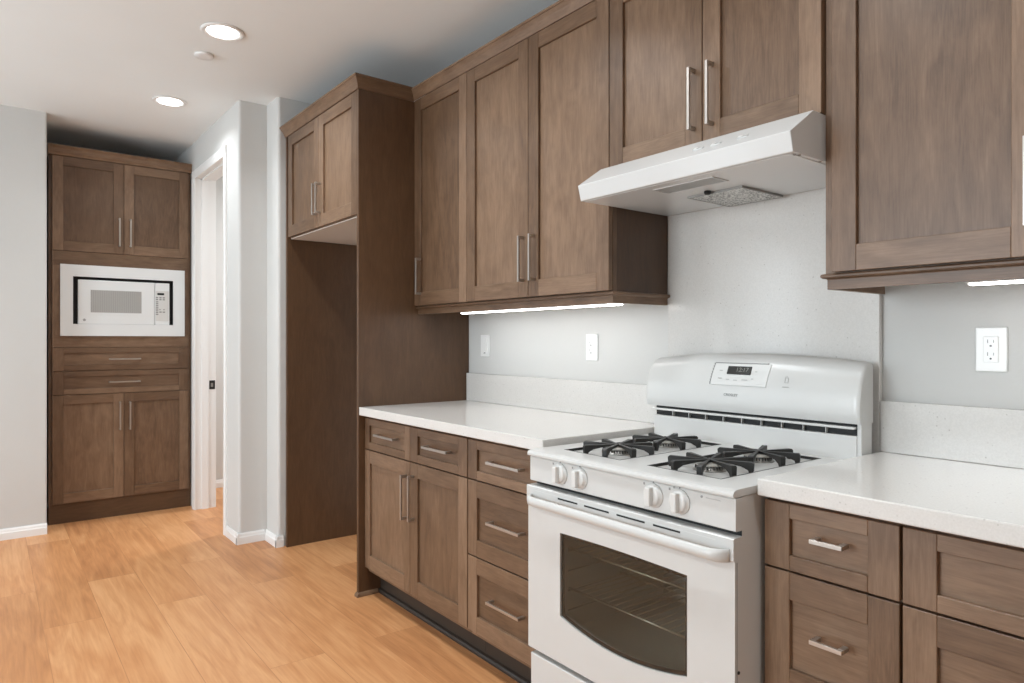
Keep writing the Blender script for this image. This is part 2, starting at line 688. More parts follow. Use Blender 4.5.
# the stub that closes the refrigerator alcove
b = MB()
rounded_rect_wall(b, -2.70, -2.395, -0.684, 0.0, {(1, 0)})
b.box(-2.70, -2.5955, -0.72, -0.684, 0, CEIL, M_WALL)
b.box(-2.70, -2.36, 0, 0.12, 0, CEIL, M_WALL)
b.box(-2.70, -2.58, 0.12, 1.9, 0, CEIL, M_WALL)
struct('wall_stub', b)
# room beyond the doorway
b = MB()
b.box(-4.47, -4.35, -0.72, 2.0, 0, CEIL, M_WALL)
b.box(-4.47, -2.58, 1.9, 2.0, 0, CEIL, M_WALL)
struct('wall_beyond_door', b)
# pantry alcove and the wall left of it
b = MB()
b.box(-4.47, -4.36, -1.80, -0.853, 0, CEIL, M_WALL)
struct('wall_far', b)
b = MB()
rounded_rect_wall(b, -4.40, -3.583, -2.6, -1.7560, {(1, 1)}, r=0.012)
b.box(-3.70, -3.583, -2.95, -2.6, 0, CEIL, M_WALL)
b.box(-3.70, -3.583, -5.25, -2.95, 2.35, CEIL, M_WALL)
b.box(-3.70, -3.583, BACK_Y, -5.25, 0, CEIL, M_WALL)
struct('wall_left', b)
b = MB()
b.box(NEAR_X, NEAR_X + 0.1, BACK_Y, 0.12, 0, CEIL, M_WALL)
struct('wall_near', b)
# wall behind the camera; its wider opening is added for fill
b = MB()
y0, y1 = BACK_Y - 0.12, BACK_Y
b.box(-4.47, -3.30, y0, y1, 0, CEIL, M_WALL)
b.box(-3.30, -2.62, y0, y1, 2.35, CEIL, M_WALL)
b.box(-2.62, -1.42, y0, y1, 0, CEIL, M_WALL)
b.box(-1.42, 0.42, y0, y1, 0, 0.88, M_WALL)
b.box(-1.42, 0.42, y0, y1, 2.32, CEIL, M_WALL)
b.box(0.42, NEAR_X, y0, y1, 0, CEIL, M_WALL)
struct('wall_rear', b)


def base_profile(d=0.014, h=0.066):
    return [(0, 0), (-d, 0), (-d, h * 0.62), (-d * 0.72, h * 0.72), (-d * 0.62, h * 0.86), (-d * 0.3, h), (0, h)]


# baseboards (moulded top)
b = MB()
pf = [(-0.8545 + y, z) for y, z in base_profile()]
b.prism(pf, DX1 + 0.062, -2.5815, M_TRIM, 'x')
pf = [(-2.595 - y, z) for y, z in base_profile()]
b.prism(pf, -0.8685, -0.70, M_TRIM, 'y')
pf = [(-0.6855 + y, z) for y, z in base_profile()]
b.prism(pf, -2.595, -2.3805, M_TRIM, 'x')
pf = [(-2.394 - y, z) for y, z in base_profile()]
b.prism(pf, -0.6995, -0.652, M_TRIM, 'y')
struct('baseboard_hall', b)
b = MB()
pf = [(-3.582 - y, z) for y, z in base_profile(0.015, 0.068)]
b.prism(pf, -2.95, -1.7550, M_TRIM, 'y')
struct('baseboard_left', b)
b = MB()
pf = [(-4.349 - y, z) for y, z in base_profile()]
b.prism(pf, -0.719, 1.899, M_TRIM, 'y')
struct('baseboard_far', b)

# doorway: casing and jamb lining (structure)
b = MB()
CW = 0.060
yo, ym = -0.8695, -0.8535


def casing_profile():
    # across the casing width (0 = inner edge) and its projection
    return [(0, 0), (0, 0.010), (0.008, 0.012), (0.022, 0.013), (0.030, 0.016), (0.052, 0.017), (CW, 0.012), (CW, 0)]


for s, x in ((-1, DX0), (1, DX1)):
    pr_ = [(x + s * (w - 0.006), ym - d) for w, d in casing_profile()]
    b.prism(pr_, 0, DZ - 0.0062, M_TRIM, 'z')
pr_ = [(ym - d, DZ + w - 0.006) for w, d in casing_profile()]
b.prism(pr_, DX0 - CW + 0.006, DX1 + CW - 0.006, M_TRIM, 'x')
# jamb boards with a stop
b.box(DX0 - 0.019, DX0, -0.853, -0.715, 0, DZ, M_TRIM)
b.box(DX1, DX1 + 0.019, -0.853, -0.715, 0, DZ, M_TRIM)
b.box(DX0 - 0.019, DX1 + 0.019, -0.853, -0.715, DZ, DZ + 0.019, M_TRIM)
b.box(DX0, DX0 + 0.012, -0.815, -0.770, 0, DZ, M_TRIM)
b.box(DX1 - 0.012, DX1, -0.815, -0.770, 0, DZ, M_TRIM)
b.box(DX0, DX1, -0.815, -0.770, DZ - 0.012, DZ, M_TRIM)
door = struct('door_1', b)
b = MB()
b.box(DX0 - 0.001, DX0 + 0.0025, -0.762, -0.722, 0.875, 0.940, M_DARKMETAL, bev=0.0008)
b.box(DX0 + 0.0025, DX0 + 0.004, -0.752, -0.736, 0.893, 0.921, M_ALU)
b.build('strike_plate', door)


# ------------------------------------------------------------------ lamps in the ceiling
def recessed(x, y, label, group='recessed ceiling lights', dim=1.0):
    t = Thing('recessed_light', label, 'ceiling light', (x, y, CEIL), 0, group)
    m = MB()
    z = CEIL - 0.001
    prof = [(0.097, 0.0), (0.096, -0.004), (0.088, -0.0075), (0.078, -0.006), (0.070, -0.002), (0.069, 0.0)]
    m.lathe((x, y, z), prof, M_TRIM, 'z', 48)
    t.part(m, 'trim_ring')
    m = MB()
    m.lathe((x, y, z - 0.0045), [(0.069, 0.002), (0.066, -0.001), (0.03, -0.0015)], M_LAMP, 'z', 48)
    t.part(m, 'diffuser', label='glowing white diffuser')
    area('lamp_glow', (x, y, z - 0.014), (0, 0, 0), 0.13, 0.13, LAMP_W * dim, LAMP_C, 140, 'DISK')
    return t


recessed(-1.700, -1.178, 'recessed ceiling light nearer the camera, just above the flat round cover plate')
recessed(-2.875, -1.178, 'recessed ceiling light farther away, in front of the pantry cabinet', dim=0.6)
for x, q in ((-0.53, 1.3), (0.64, 1.0), (1.82, 0.8), (3.0, 0.8)):
    recessed(x, -1.178, 'recessed ceiling light above the cooking aisle, outside the picture', dim=q)
for x in (-2.4, -0.6, 1.2, 3.0):  # unseen row, added to fill the room from above
    recessed(x, -3.6, 'unseen recessed ceiling light above the open room, added as fill')
# lamp of the room beyond the doorway
area('lamp_beyond_door', (-3.5, 0.5, CEIL - 0.03), (0, 0, 0), 0.4, 0.4, 60, (0.95, 0.97, 1.0), 180, 'DISK')

m = MB()
m.lathe((-2.03, -1.182, CEIL - 0.0005), [(0.046, 0), (0.046, -0.009), (0.043, -0.012), (0.02, -0.0125)], M_TRIM, 'z', 40)
o = m.build('ceiling_cover_plate', None, (0, 0, 0))
tag(o, 'small flat round white cover plate on the ceiling between the two lights', 'cover plate')


# ------------------------------------------------------------------ cabinet pieces
def shaker(mb, x0, x1, z0, z1, yf, stile=0.062, top=0.062, bot=0.066, th=0.020, inset=0.011):
    m = M_WOOD
    bv = 0.0012
    mb.box(x0, x0 + stile, yf, yf + th, z0, z1, m, 'z', bv)
    mb.box(x1 - stile, x1, yf, yf + th, z0, z1, m, 'z', bv)
    mb.box(x0 + stile, x1 - stile, yf, yf + th, z1 - top, z1, m, 'x', bv)
    mb.box(x0 + stile, x1 - stile, yf, yf + th, z0, z0 + bot, m, 'x', bv)
    # inner edge moulding slope is tiny: panel sits back
    mb.box(x0 + stile - 0.003, x1 - stile + 0.003, yf + inset, yf + th - 0.002, z0 + bot - 0.003, z1 - top + 0.003, m, 'z')


def shaker_h(mb, x0, x1, z0, z1, yf, stile=0.062, rail=0.034, **k):
    # drawer front: the panel's grain lies flat
    m = M_WOOD
    bv, th, inset = 0.0012, 0.020, 0.011
    mb.box(x0, x0 + stile, yf, yf + th, z0, z1, m, 'z', bv)
    mb.box(x1 - stile, x1, yf, yf + th, z0, z1, m, 'z', bv)
    mb.box(x0 + stile, x1 - stile, yf, yf + th, z1 - rail, z1, m, 'x', bv)
    mb.box(x0 + stile, x1 - stile, yf, yf + th, z0, z0 + rail, m, 'x', bv)
    mb.box(x0 + stile - 0.003, x1 - stile + 0.003, yf + inset, yf + th - 0.002, z0 + rail - 0.003, z1 - rail + 0.003, m, k.get('grain', 'x'))


def pull(x, z, yf, L, vert, off=0.032):
    """square bar pull on a front at y = yf, facing -y"""
    mb = MB()
    w = 0.0095
    yb = yf - off
    e = L / 2
    if vert:
        mb.box(x - w / 2, x + w / 2, yb, yb + 0.008, z - e, z + e, M_NICKEL, 'z', 0.0008)
        for s in (-1, 1):
            c = z + s * (e - 0.006)
            mb.box(x - w / 2, x + w / 2, yb + 0.008, yf + 0.0005, c - 0.006, c + 0.006, M_NICKEL, 'y', 0.0006)
    else:
        mb.box(x - e, x + e, yb, yb + 0.008, z - w / 2, z + w / 2, M_NICKEL, 'x', 0.0008)
        for s in (-1, 1):
            c = x + s * (e - 0.006)
            mb.box(c - 0.006, c + 0.006, yb + 0.008, yf + 0.0005, z - w / 2, z + w / 2, M_NICKEL, 'y', 0.0006)
    return mb


def add_door(t, x0, x1, z0, z1, yf, hx=None, hz=None, hl=0.19, **k):
    mb = MB()
    shaker(mb, x0, x1, z0, z1, yf, **k)
    d = t.part(mb, 'door')
    if hx is not None:
        t.part(pull(hx, hz, yf, hl, True), 'handle', d, 'brushed nickel bar handle')
    return d


def add_drawer(t, x0, x1, z0, z1, yf, hx=None, hz=None, hl=0.19, rail=0.034, **k):
    mb = MB()
    shaker_h(mb, x0, x1, z0, z1, yf, rail=rail, **k)
    d = t.part(mb, 'drawer')
    if hx is not None:
        t.part(pull(hx, hz, yf, hl, False), 'handle', d, 'brushed nickel bar handle')
    return d


def carcass(mb, x0, x1, yf, yb, z0, z1, frame=0.04, mid=(), rails=()):
    """box with a face frame at its front (front plane at yf)"""
    m = M_WOOD
    s = 0.016
    mb.box(x0, x0 + s, yf + 0.0195, yb, z0, z1, M_SHADED_VENEER, 'z')
    mb.box(x1 - s, x1, yf + 0.0195, yb, z0, z1, M_SHADED_VENEER, 'z')
    mb.box(x0 + s, x1 - s, yf + 0.0195, yb, z0, z0 + s, m, 'x')
    mb.box(x0 + s, x1 - s, yf + 0.0195, yb, z1 - s, z1, m, 'x')
    mb.box(x0 + s, x1 - s, yb - 0.006, yb, z0 + s, z1 - s, m, 'z')
    mb.box(x0, x0 + frame, yf, yf + 0.0195, z0, z1, m, 'z')
    mb.box(x1 - frame, x1, yf, yf + 0.0195, z0, z1, m, 'z')
    mb.box(x0 + frame, x1 - frame, yf, yf + 0.0195, z0, z0 + frame, m, 'x')
    mb.box(x0 + frame, x1 - frame, yf, yf + 0.0195, z1 - frame, z1, m, 'x')
    for a in mid:
        mb.box(a - frame / 2, a + frame / 2, yf, yf + 0.0195, z0 + frame, z1 - frame, m, 'z')
    for a in rails:
        mb.box(x0 + frame, x1 - frame, yf, yf + 0.0195, a - 0.02, a + 0.02, m, 'x')


# ------------------------------------------------------------------ base cabinets
YD = -0.611            # front of doors and drawers
YF = YD + 0.021        # face frame
TOE = -0.527
ZB0, ZB1 = 0.115, 0.873


def base_body(t, x0, x1, mid=(), rails=()):
    mb = MB()
    carcass(mb, x0, x1, YF, -0.004, ZB0, ZB1, 0.038, mid, rails)
    t.part(mb, 'body')
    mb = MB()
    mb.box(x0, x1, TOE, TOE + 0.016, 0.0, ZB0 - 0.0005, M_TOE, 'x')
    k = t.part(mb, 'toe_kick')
    mb = MB()
    pf = [(TOE - 0.0005, 0), (TOE - 0.014, 0), (TOE - 0.014, 0.008), (TOE - 0.010, 0.016), (TOE - 0.0005, 0.020)]
    mb.prism(pf, x0, x1, M_TOE, 'x')
    t.part(mb, 'shoe_moulding', k)


t = Thing('base_cabinet', 'brown base cabinet with two drawers over two doors, beside the tall panel', 'cabinet', (-0.922, -0.30, 0))
base_body(t, -1.3670, -0.4795, mid=(-0.923,), rails=(0.710,))
add_drawer(t, -1.366, -0.9255, 0.713, 0.861, YD, -1.122, 0.794, 0.19, stile=0.045)
add_drawer(t, -0.9225, -0.482, 0.713, 0.861, YD, -0.681, 0.794, 0.19)
add_door(t, -1.366, -0.9255, 0.139, 0.708, YD, -0.953, 0.553, 0.195, stile=0.050)
add_door(t, -0.9225, -0.482, 0.139, 0.708, YD, -0.889, 0.559, 0.195)

t = Thing('base_cabinet', 'brown base cabinet of three stacked drawers at the left side of the range', 'cabinet', (-0.24, -0.30, 0))
base_body(t, -0.4785, -0.0030, rails=(0.710, 0.424))
for z0, z1, hz, rl in ((0.713, 0.861, 0.794, 0.034), (0.426, 0.708, 0.576, 0.062), (0.139, 0.421, 0.291, 0.062)):
    add_drawer(t, -0.4755, -0.0060, z0, z1, YD, -0.224, hz, 0.19, rail=rl, stile=0.058)

t = Thing('base_cabinet', 'narrow brown base cabinet of drawers at the right side of the range', 'cabinet', (0.92, -0.30, 0))
base_body(t, 0.7660, 1.0690, rails=(0.710, 0.424))
for z0, z1, hz, rl in ((0.710, 0.862, 0.797, 0.034), (0.424, 0.705, 0.578, 0.062), (0.139, 0.419, 0.291, 0.062)):
    add_drawer(t, 0.7685, 1.0665, z0, z1, YD, 0.930, hz, 0.072, rail=rl)

t = Thing('base_cabinet', 'brown base cabinet at the right edge of the picture, no handle in view', 'cabinet', (1.5, -0.30, 0))
base_body(t, 1.0700, 1.9800, rails=(0.710, 0.424))
for z0, z1, hz, rl in ((0.710, 0.862, 0.797, 0.034), (0.424, 0.705, 0.578, 0.062), (0.139, 0.419, 0.291, 0.062)):
    add_drawer(t, 1.0725, 1.9775, z0, z1, YD, 1.525, hz, 0.19, rail=rl)

# ------------------------------------------------------------------ counters and quartz slabs
YC = -0.6408


def counter(x0, x1, label):
    mb = MB()
    mb.box(x0, x1, YC, -0.0015, 0.8745, 0.914, M_QUARTZ, bev=0.003, seg=2)
    o = mb.build('countertop')
    return tag(o, label, 'countertop')


counter(xL + 0.0012, -0.0015, 'white speckled quartz countertop between the tall panel and the range')
counter(TW, 2.05, 'white speckled quartz countertop right of the range under the single outlet')


def quartz_slab(name, x0, x1, z0, z1, label, cat='backsplash', y0=yW):
    mb = MB()
    mb.box(x0, x1, y0, -0.0008, z0, z1, M_QUARTZ, bev=0.0015)
    return tag(mb.build(name), label, cat)


quartz_slab('backsplash', xL + 0.002, -0.0035, 0.9145, 1.061, 'low quartz backsplash strip on the countertop left of the range')
quartz_slab('backsplash', 0.7690, 2.05, 0.9145, 1.061, 'low quartz backsplash strip on the countertop right of the range')
quartz_slab('backsplash', -0.0015, 0.7675, 0.60, 1.86, 'tall glossy quartz backsplash slab behind the range below the hood')

# ------------------------------------------------------------------ refrigerator alcove
t = Thing('tall_panel', 'tall brown wooden end panel between the refrigerator alcove and the countertop', 'panel', (-1.379, -0.32, 0))
mb = MB()
mb.box(xL - 0.019, xL, -0.6435, -0.002, 0.0, 2.449, M_SHADED_VENEER, 'z', 0.0008)
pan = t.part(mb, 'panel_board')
mb = MB()
pf = [(xL + 0.0005, 0), (xL + 0.012, 0), (xL + 0.012, 0.008), (xL + 0.008, 0.016), (xL + 0.0005, 0.020)]
mb.prism(pf, -0.6435, -0.5425, M_WOOD, 'y')
mb.prism([(-0.6440, 0), (-0.6550, 0), (-0.6550, 0.008), (-0.651, 0.016), (-0.644, 0.020)], xL - 0.019, xL + 0.012, M_WOOD, 'x')
t.part(mb, 'shoe_moulding')
mb = MB()
mb.box(-2.374, -2.354, -0.6435, -0.002, 0.0, 2.449, M_SHADED_VENEER, 'z', 0.0008)
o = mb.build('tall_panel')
tag(o, 'tall dark wooden panel lining the far side of the empty refrigerator alcove', 'panel')

t = Thing('wall_cabinet', 'brown two-door cabinet high above the empty refrigerator alcove', 'cabinet', (-1.87, -0.32, 1.845))
FX0, FX1 = -2.353, xL - 0.0195
mb = MB()
carcass(mb, FX0, FX1, -0.6215, -0.003, 1.846, 2.449, 0.038)
t.part(mb, 'body')
mb = MB()
mb.box(FX0 + 0.004, FX1 - 0.0005, -0.619, -0.006, 1.8405, 1.8455, M_CREAM)
t.part(mb, 'underside_panel', label='cream underside panel')
add_door(t, FX0 + 0.018, -1.8715, 1.848, 2.447, -0.6430, -1.889, 1.998, 0.17)
add_door(t, -1.8685, FX1 - 0.001, 1.848, 2.447, -0.6430, -1.841, 1.998, 0.17)


def crown_profile(h=0.060, d=0.030):
    """(outward, up) of the crown moulding, from the bottom inner corner"""
    q = [(0, 0), (0.10, 0), (0.14, 0.06), (0.20, 0.13), (0.30, 0.30), (0.52, 0.55), (0.74, 0.72), (0.80, 0.76), (0.82, 0.82), (0.95, 0.84), (1, 0.88), (1, 1), (0, 1)]
    return [(o * d, u * h) for o, u in q]


def crown_run(mb, path, z, prof, m=M_WOOD):
    """mitred moulding along an open plan path; outward is to the left of travel"""
    n = len(path)
    rings = []
    for i, p in enumerate(path):
        dirs = []
        if i > 0: dirs.append(Vector((path[i][0] - path[i - 1][0], path[i][1] - path[i - 1][1])).normalized())
        if i < n - 1: dirs.append(Vector((path[i + 1][0] - path[i][0], path[i + 1][1] - path[i][1])).normalized())
        ns = [Vector((-d.y, d.x)) for d in dirs]
        if len(ns) == 2:
            nn = (ns[0] + ns[1])
            nn = nn / (nn.length_squared / 2) if nn.length > 1e-6 else ns[0]
        else:
            nn = ns[0]
        rings.append([mb.bm.verts.new((p[0] + nn.x * o, p[1] + nn.y * o, z + u)) for o, u in prof])
    k = len(prof)
    for i in range(n - 1):
        fs = [mb.bm.faces.new((rings[i][j], rings[i][(j + 1) % k], rings[i + 1][(j + 1) % k], rings[i + 1][j])) for j in range(k)]
        if i == 0: fs.append(mb.bm.faces.new(rings[0]))
        if i == n - 2: fs.append(mb.bm.faces.new(rings[-1]))
        bmesh.ops.recalc_face_normals(mb.bm, faces=fs)
        d = (abs(path[i + 1][0] - path[i][0]), abs(path[i + 1][1] - path[i][1]))
        mb.finish(fs, m, 'x' if d[0] > d[1] else 'y')


mb = MB()
# travels from the wall on the right side, round the front, to the wall on the left: outward to the right -> reverse
crown_run(mb, [(-2.374, -0.002), (-2.374, -0.6435), (xL, -0.6435), (xL, -0.3400)][::-1], 2.4505, [(o, u) for o, u in crown_profile(0.060, 0.030)])
t.part(mb, 'crown_moulding')
mb = MB()
mb.box(-2.374, xL, -0.6435, -0.002, 2.4495, 2.4505, M_WOOD)
t.part(mb, 'top_panel')

# ------------------------------------------------------------------ wall cabinets
YU = -0.3385          # door fronts
YR = -0.3173          # light rail
YUF = -0.3180         # face frame
Z0, Z1 = 1.4090, 2.452
UX0 = xL + 0.0015


def upper_body(t, x0, x1, z0, z1, frame=0.038, mid=()):
    mb = MB()
    carcass(mb, x0, x1, YUF, -0.0225, z0, z1, frame, mid)
    return t.part(mb, 'body')


t = Thing('wall_cabinet', 'narrow single-door brown wall cabinet against the tall panel over the countertop', 'cabinet', (-1.144, -0.16, Z0))
upper_body(t, UX0, -0.8925, Z0, Z1)
add_door(t, UX0 + 0.002, -0.8920, 1.4105, 2.4527, YU, -1.302, 1.556, 0.183)

t = Thing('wall_cabinet', 'brown wall cabinet with two tall doors immediately left of the range hood', 'cabinet', (-0.461, -0.16, Z0))
upper_body(t, -0.8915, -0.0010, Z0, Z1)
add_door(t, -0.8885, -0.4505, 1.4105, 2.4527, YU, -0.476, 1.564, 0.185)
add_door(t, -0.4475, -0.0020, 1.4105, 2.4527, YU, -0.408, 1.564, 0.185)

t = Thing('wall_cabinet', 'short two-door brown wall cabinet directly above the white range hood', 'cabinet', (0.384, -0.16, 1.827))
upper_body(t, 0.0005, 0.7625, 1.8275, Z1)
add_door(t, 0.0020, 0.3885, 1.829, 2.4527, YU, 0.361, 1.973, 0.190)
add_door(t, 0.3915, 0.7620, 1.829, 2.4527, YU, 0.427, 1.973, 0.190)

t = Thing('wall_cabinet', 'brown wall cabinet at the right edge, above the single outlet', 'cabinet', (1.23, -0.16, Z0))
upper_body(t, 0.7640, 1.6890, Z0, Z1, mid=(1.240,))
add_door(t, 0.7895, 1.2385, 1.4105, 2.4527, YU, 1.2100, 1.564, 0.185)
add_door(t, 1.2425, 1.6800, 1.4105, 2.4527, YU, 1.2700, 1.564, 0.185)

# crown over all wall cabinets
mb = MB()
crown_run(mb, [(1.689, -0.002), (1.689, YU), (xL + 0.0005, YU)], 2.4530, crown_profile(0.052, 0.030))
mb.box(xL + 0.0015, 1.688, YU + 0.001, -0.002, 2.4995, 2.5045, M_WOOD)
o = mb.build('crown_moulding')
tag(o, 'long brown crown moulding along the top of the wall cabinets left of and above the hood', 'moulding')

# light rails under the wall cabinets
RAIL = [(0, 0), (0.0, 0.031), (0.006, 0.034), (0.008, 0.038), (0.004, 0.0405), (-0.018, 0.0405), (-0.018, 0)]


def light_rail(path, label):
    mb = MB()
    zb = 1.3677
    inner = [(0.0, 0.0), (0.0, 0.0250), (0.002, 0.0270), (0.009, 0.0285), (0.0125, 0.0315), (0.0130, 0.0360), (0.0105, 0.0395), (0.006, 0.0405), (-0.016, 0.0405), (-0.016, 0.0)]
    crown_run(mb, path, zb, [(o, u) for o, u in inner])
    o = mb.build('light_rail')
    return tag(o, label, 'moulding')


light_rail([(-0.0015, -0.0215), (-0.0015, YR), (xL + 0.0015, YR)], 'brown light rail moulding under the wall cabinets left of the hood')
light_rail([(1.689, YR), (0.768, YR), (0.768, -0.0215)], 'brown light rail moulding under the wall cabinet right of the hood')


def led_bar(x0, x1, y, label):
    t = Thing('led_light_bar', label, 'light', ((x0 + x1) / 2, y, 1.37), 0)
    mb = MB()
    mb.box(x0, x1, y - 0.018, y + 0.018, 1.3705, 1.4080, M_PLASTIC, bev=0.002)
    h = t.part(mb, 'housing')
    mb = MB()
    mb.box(x0 + 0.006, x1 - 0.006, y - 0.016, y + 0.016, 1.3660, 1.3700, M_LED, bev=0.002)
    t.part(mb, 'diffuser', label='glowing white diffuser')


led_bar(-1.130, -0.070, -0.200, 'glowing LED light bar under the wall cabinets left of the hood')
led_bar(1.050, 1.640, -0.200, 'glowing LED light bar under the wall cabinet right of the hood')

# ------------------------------------------------------------------ range hood
t = Thing('range_hood', 'white under-cabinet range hood above the range', 'range hood', (0.384, -0.25, 1.70))
HX0, HX1 = 0.0015, 0.7630
zb, zl, zt = 1.7035, 1.7535, 1.8265
yb_, yl, yt = -0.4760, -0.4895, -0.3800
mb = MB()
th = 0.0015
outer = [(yb_, zb), (yl, zl), (yt, zt), (-0.0215, zt), (-0.0215, zb)]
# outer skin with closed ends (a folded sheet-metal canopy)
mb.prism(outer, HX0, HX1, M_HOOD, 'x')
sh = t.part(mb, 'canopy')
bv = sh.modifiers.new('soft_edges', 'BEVEL')
bv.width = 0.0022
bv.segments = 2
bv.limit_method = 'ANGLE'
# underside lip
mb = MB()
mb.box(HX0 + 0.012, HX1 - 0.012, yb_ + 0.012, -0.030, zb - 0.0016, zb - 0.0001, M_HOOD, bev=0.0005)
t.part(mb, 'bottom_plate')
# light lens: framed recess
mb = MB()
lx0, lx1, ly0, ly1 = 0.276, 0.485, -0.422, -0.350
zz = zb - 0.0018
mb.box(lx0, lx1, ly0, ly1, zz - 0.0012, zz, M_LENS, bev=0.0004)
lens = t.part(mb, 'light_lens', label='grey translucent lamp lens')
mb = MB()
for a in ((lx0 - 0.004, lx1 + 0.004, ly0 - 0.004, ly0), (lx0 - 0.004, lx1 + 0.004, ly1, ly1 + 0.004), (lx0 - 0.004, lx0, ly0, ly1), (lx1, lx1 + 0.004, ly0, ly1)):
    mb.box(*a, zz - 0.0025, zz, M_HOOD)
t.part(mb, 'lens_frame', lens)
mb = MB()
fx0, fx1, fy0, fy1 = 0.277, 0.478, -0.262, -0.035
mb.box(fx0 + 0.004, fx1 - 0.004, fy0 + 0.004, fy1 - 0.004, zz - 0.006, zz - 0.0002, M_FILTER)
fl = t.part(mb, 'grease_filter', label='aluminium mesh grease filter')
mb = MB()
for a in ((fx0, fx1, fy0, fy0 + 0.005), (fx0, fx1, fy1 - 0.005, fy1), (fx0, fx0 + 0.005, fy0 + 0.005, fy1 - 0.005), (fx1 - 0.005, fx1, fy0 + 0.005, fy1 - 0.005)):
    mb.box(*a, zz - 0.007, zz - 0.0002, M_ALU)
t.part(mb, 'filter_frame', fl)
mb = MB()
mb.lathe((0.363, -0.274, zz), [(0.011, 0), (0.011, -0.006), (0.008, -0.010), (0.003, -0.011)], M_BLACK, 'z', 20)
t.part(mb, 'filter_knob')
for x, y in ((0.752, -0.452), (0.757, -0.436), (0.757, -0.335)):
    mb = MB()
    mb.lathe((x, y, zb - 0.0002), [(0.0042, 0), (0.0040, -0.002), (0.002, -0.0034)], M_ALU, 'z', 14)
    t.part(mb, 'screw')
# two rocker switches on the sloping face
sl = Vector((0, yt - yl, zt - zl)).normalized()
nrm = Vector((0, -(zt - zl), (yt - yl))).normalized()
for x in (0.455, 0.515, 0.60):
    mb = MB()
    mb.box(-0.016, 0.016, -0.007, 0.007, 0, 0.0025, M_HOOD, bev=0.001)
    mb.box(-0.013, -0.001, -0.005, 0.005, 0.0022, 0.0045, M_PLASTIC, bev=0.0008)
    cpos = Vector((x, yl, zl)) + (Vector((0, yt - yl, zt - zl)) * 0.42)
    mtx = Matrix(((1, 0, 0), (0, sl.y, nrm.y), (0, sl.z, nrm.z))).to_4x4()
    mtx.translation = cpos
    bmesh.ops.transform(mb.bm, matrix=mtx, verts=mb.bm.verts)
    t.part(mb, 'rocker_switch')


# ------------------------------------------------------------------ gas range
RX0, RX1 = 0.016, 0.757
t = Thing('gas_range', 'white freestanding gas range with an oven under the hood', 'range', (0.386, -0.36, 0))
YP = -0.709       # control panel front
YDR = -0.714      # oven door front
ZT = 0.8935       # cooktop
mb = MB()
cx0, cx1, cz0, cz1, cyb = 0.125, 0.655, 0.345, 0.700, -0.200
mb.box(RX0 + 0.003, cx0, -0.680, -0.026, 0.03, 0.874, M_WHITE)
mb.box(cx1, RX1 - 0.003, -0.680, -0.026, 0.03, 0.874, M_WHITE)
mb.box(cx0, cx1, -0.680, -0.026, 0.03, cz0, M_WHITE)
mb.box(cx0, cx1, -0.680, -0.026, cz1, 0.874, M_WHITE)
mb.box(cx0, cx1, cyb, -0.026, cz0, cz1, M_WHITE)
for x in (RX0 + 0.05, RX1 - 0.05):
    for y in (-0.62, -0.10):
        mb.cyl((x, y, 0), 0.016, 0.014, 0.031, M_BLACK, 'z', 16)
body = t.part(mb, 'body')
mb = MB()
e = 0.004
mb.box(cx0 + 0.0005, cx0 + e, -0.681, cyb, cz0, cz1, M_CAVITY)
mb.box(cx1 - e, cx1 - 0.0005, -0.681, cyb, cz0, cz1, M_CAVITY)
mb.box(cx0 + e, cx1 - e, -0.681, cyb, cz0 + 0.0005, cz0 + e, M_CAVITY)
mb.box(cx0 + e, cx1 - e, -0.681, cyb, cz1 - e, cz1 - 0.0005, M_CAVITY)
mb.box(cx0 + e, cx1 - e, cyb - e, cyb - 0.0005, cz0 + e, cz1 - e, M_CAVITY)
for k in range(5):
    z = cz0 + 0.06 + 0.06 * k
    for x in (cx0 + e, cx1 - e - 0.010):
        mb.box(x, x + 0.010, -0.665, cyb - 0.01, z, z + 0.006, M_CAVITY)
cav = t.part(mb, 'oven_cavity', body, 'dim grey oven interior')
for z in (0.480, 0.603):
    mb = MB()
    x0, x1 = cx0 + 0.012, cx1 - 0.012
    for y in (-0.655, -0.43, -0.215):
        mb.cyl((x0, y, z), 0.0032, 0.0032, x1 - x0, M_RACK, 'x', 10)
    for k in range(18):
        x = x0 + 0.012 + (x1 - x0 - 0.024) * k / 17
        mb.cyl((x, -0.655, z), 0.0018, 0.0018, 0.44, M_RACK, 'y', 8)
    t.part(mb, 'oven_rack', body, 'wire oven rack')

# cooktop plate, pieced round the two wells
WX = ((0.0910, 0.3270), (0.4280, 0.6640))
WY0, WY1 = -0.6320, -0.1500
mb = MB()
zb0 = 0.876
front = [(WY0, zb0), (WY0, ZT), (-0.700, ZT), (-0.709, ZT - 0.0012), (-0.716, ZT - 0.0045), (-0.719, ZT - 0.0100), (-0.719, zb0 + 0.002), (-0.717, zb0)]
mb.prism(front, RX0, RX1, M_WHITE, 'x')
mb.box(RX0, RX1, WY1, -0.120, zb0, ZT, M_WHITE)
for a, c in ((RX0, WX[0][0]), (WX[0][1], WX[1][0]), (WX[1][1], RX1)):
    mb.box(a, c, WY0, WY1, zb0, ZT, M_WHITE)
ct = t.part(mb, 'cooktop')
for w0, w1 in WX:
    mb = MB()
    mb.box(w0, w1, WY0, WY1, 0.8765, 0.8860, M_WHITE)
    wl = t.part(mb, 'burner_well', ct)
    mb = MB()
    g = 0.0035
    for a in ((w0, w1, WY0, WY0 + g), (w0, w1, WY1 - g, WY1), (w0, w0 + g, WY0 + g, WY1 - g), (w1 - g, w1, WY0 + g, WY1 - g)):
        mb.box(*a, 0.8860, ZT + 0.0006, M_IRON)
    t.part(mb, 'well_rim', ct, 'thin black rim')
BX = (0.209, 0.546)
BY = (-0.514, -0.286)
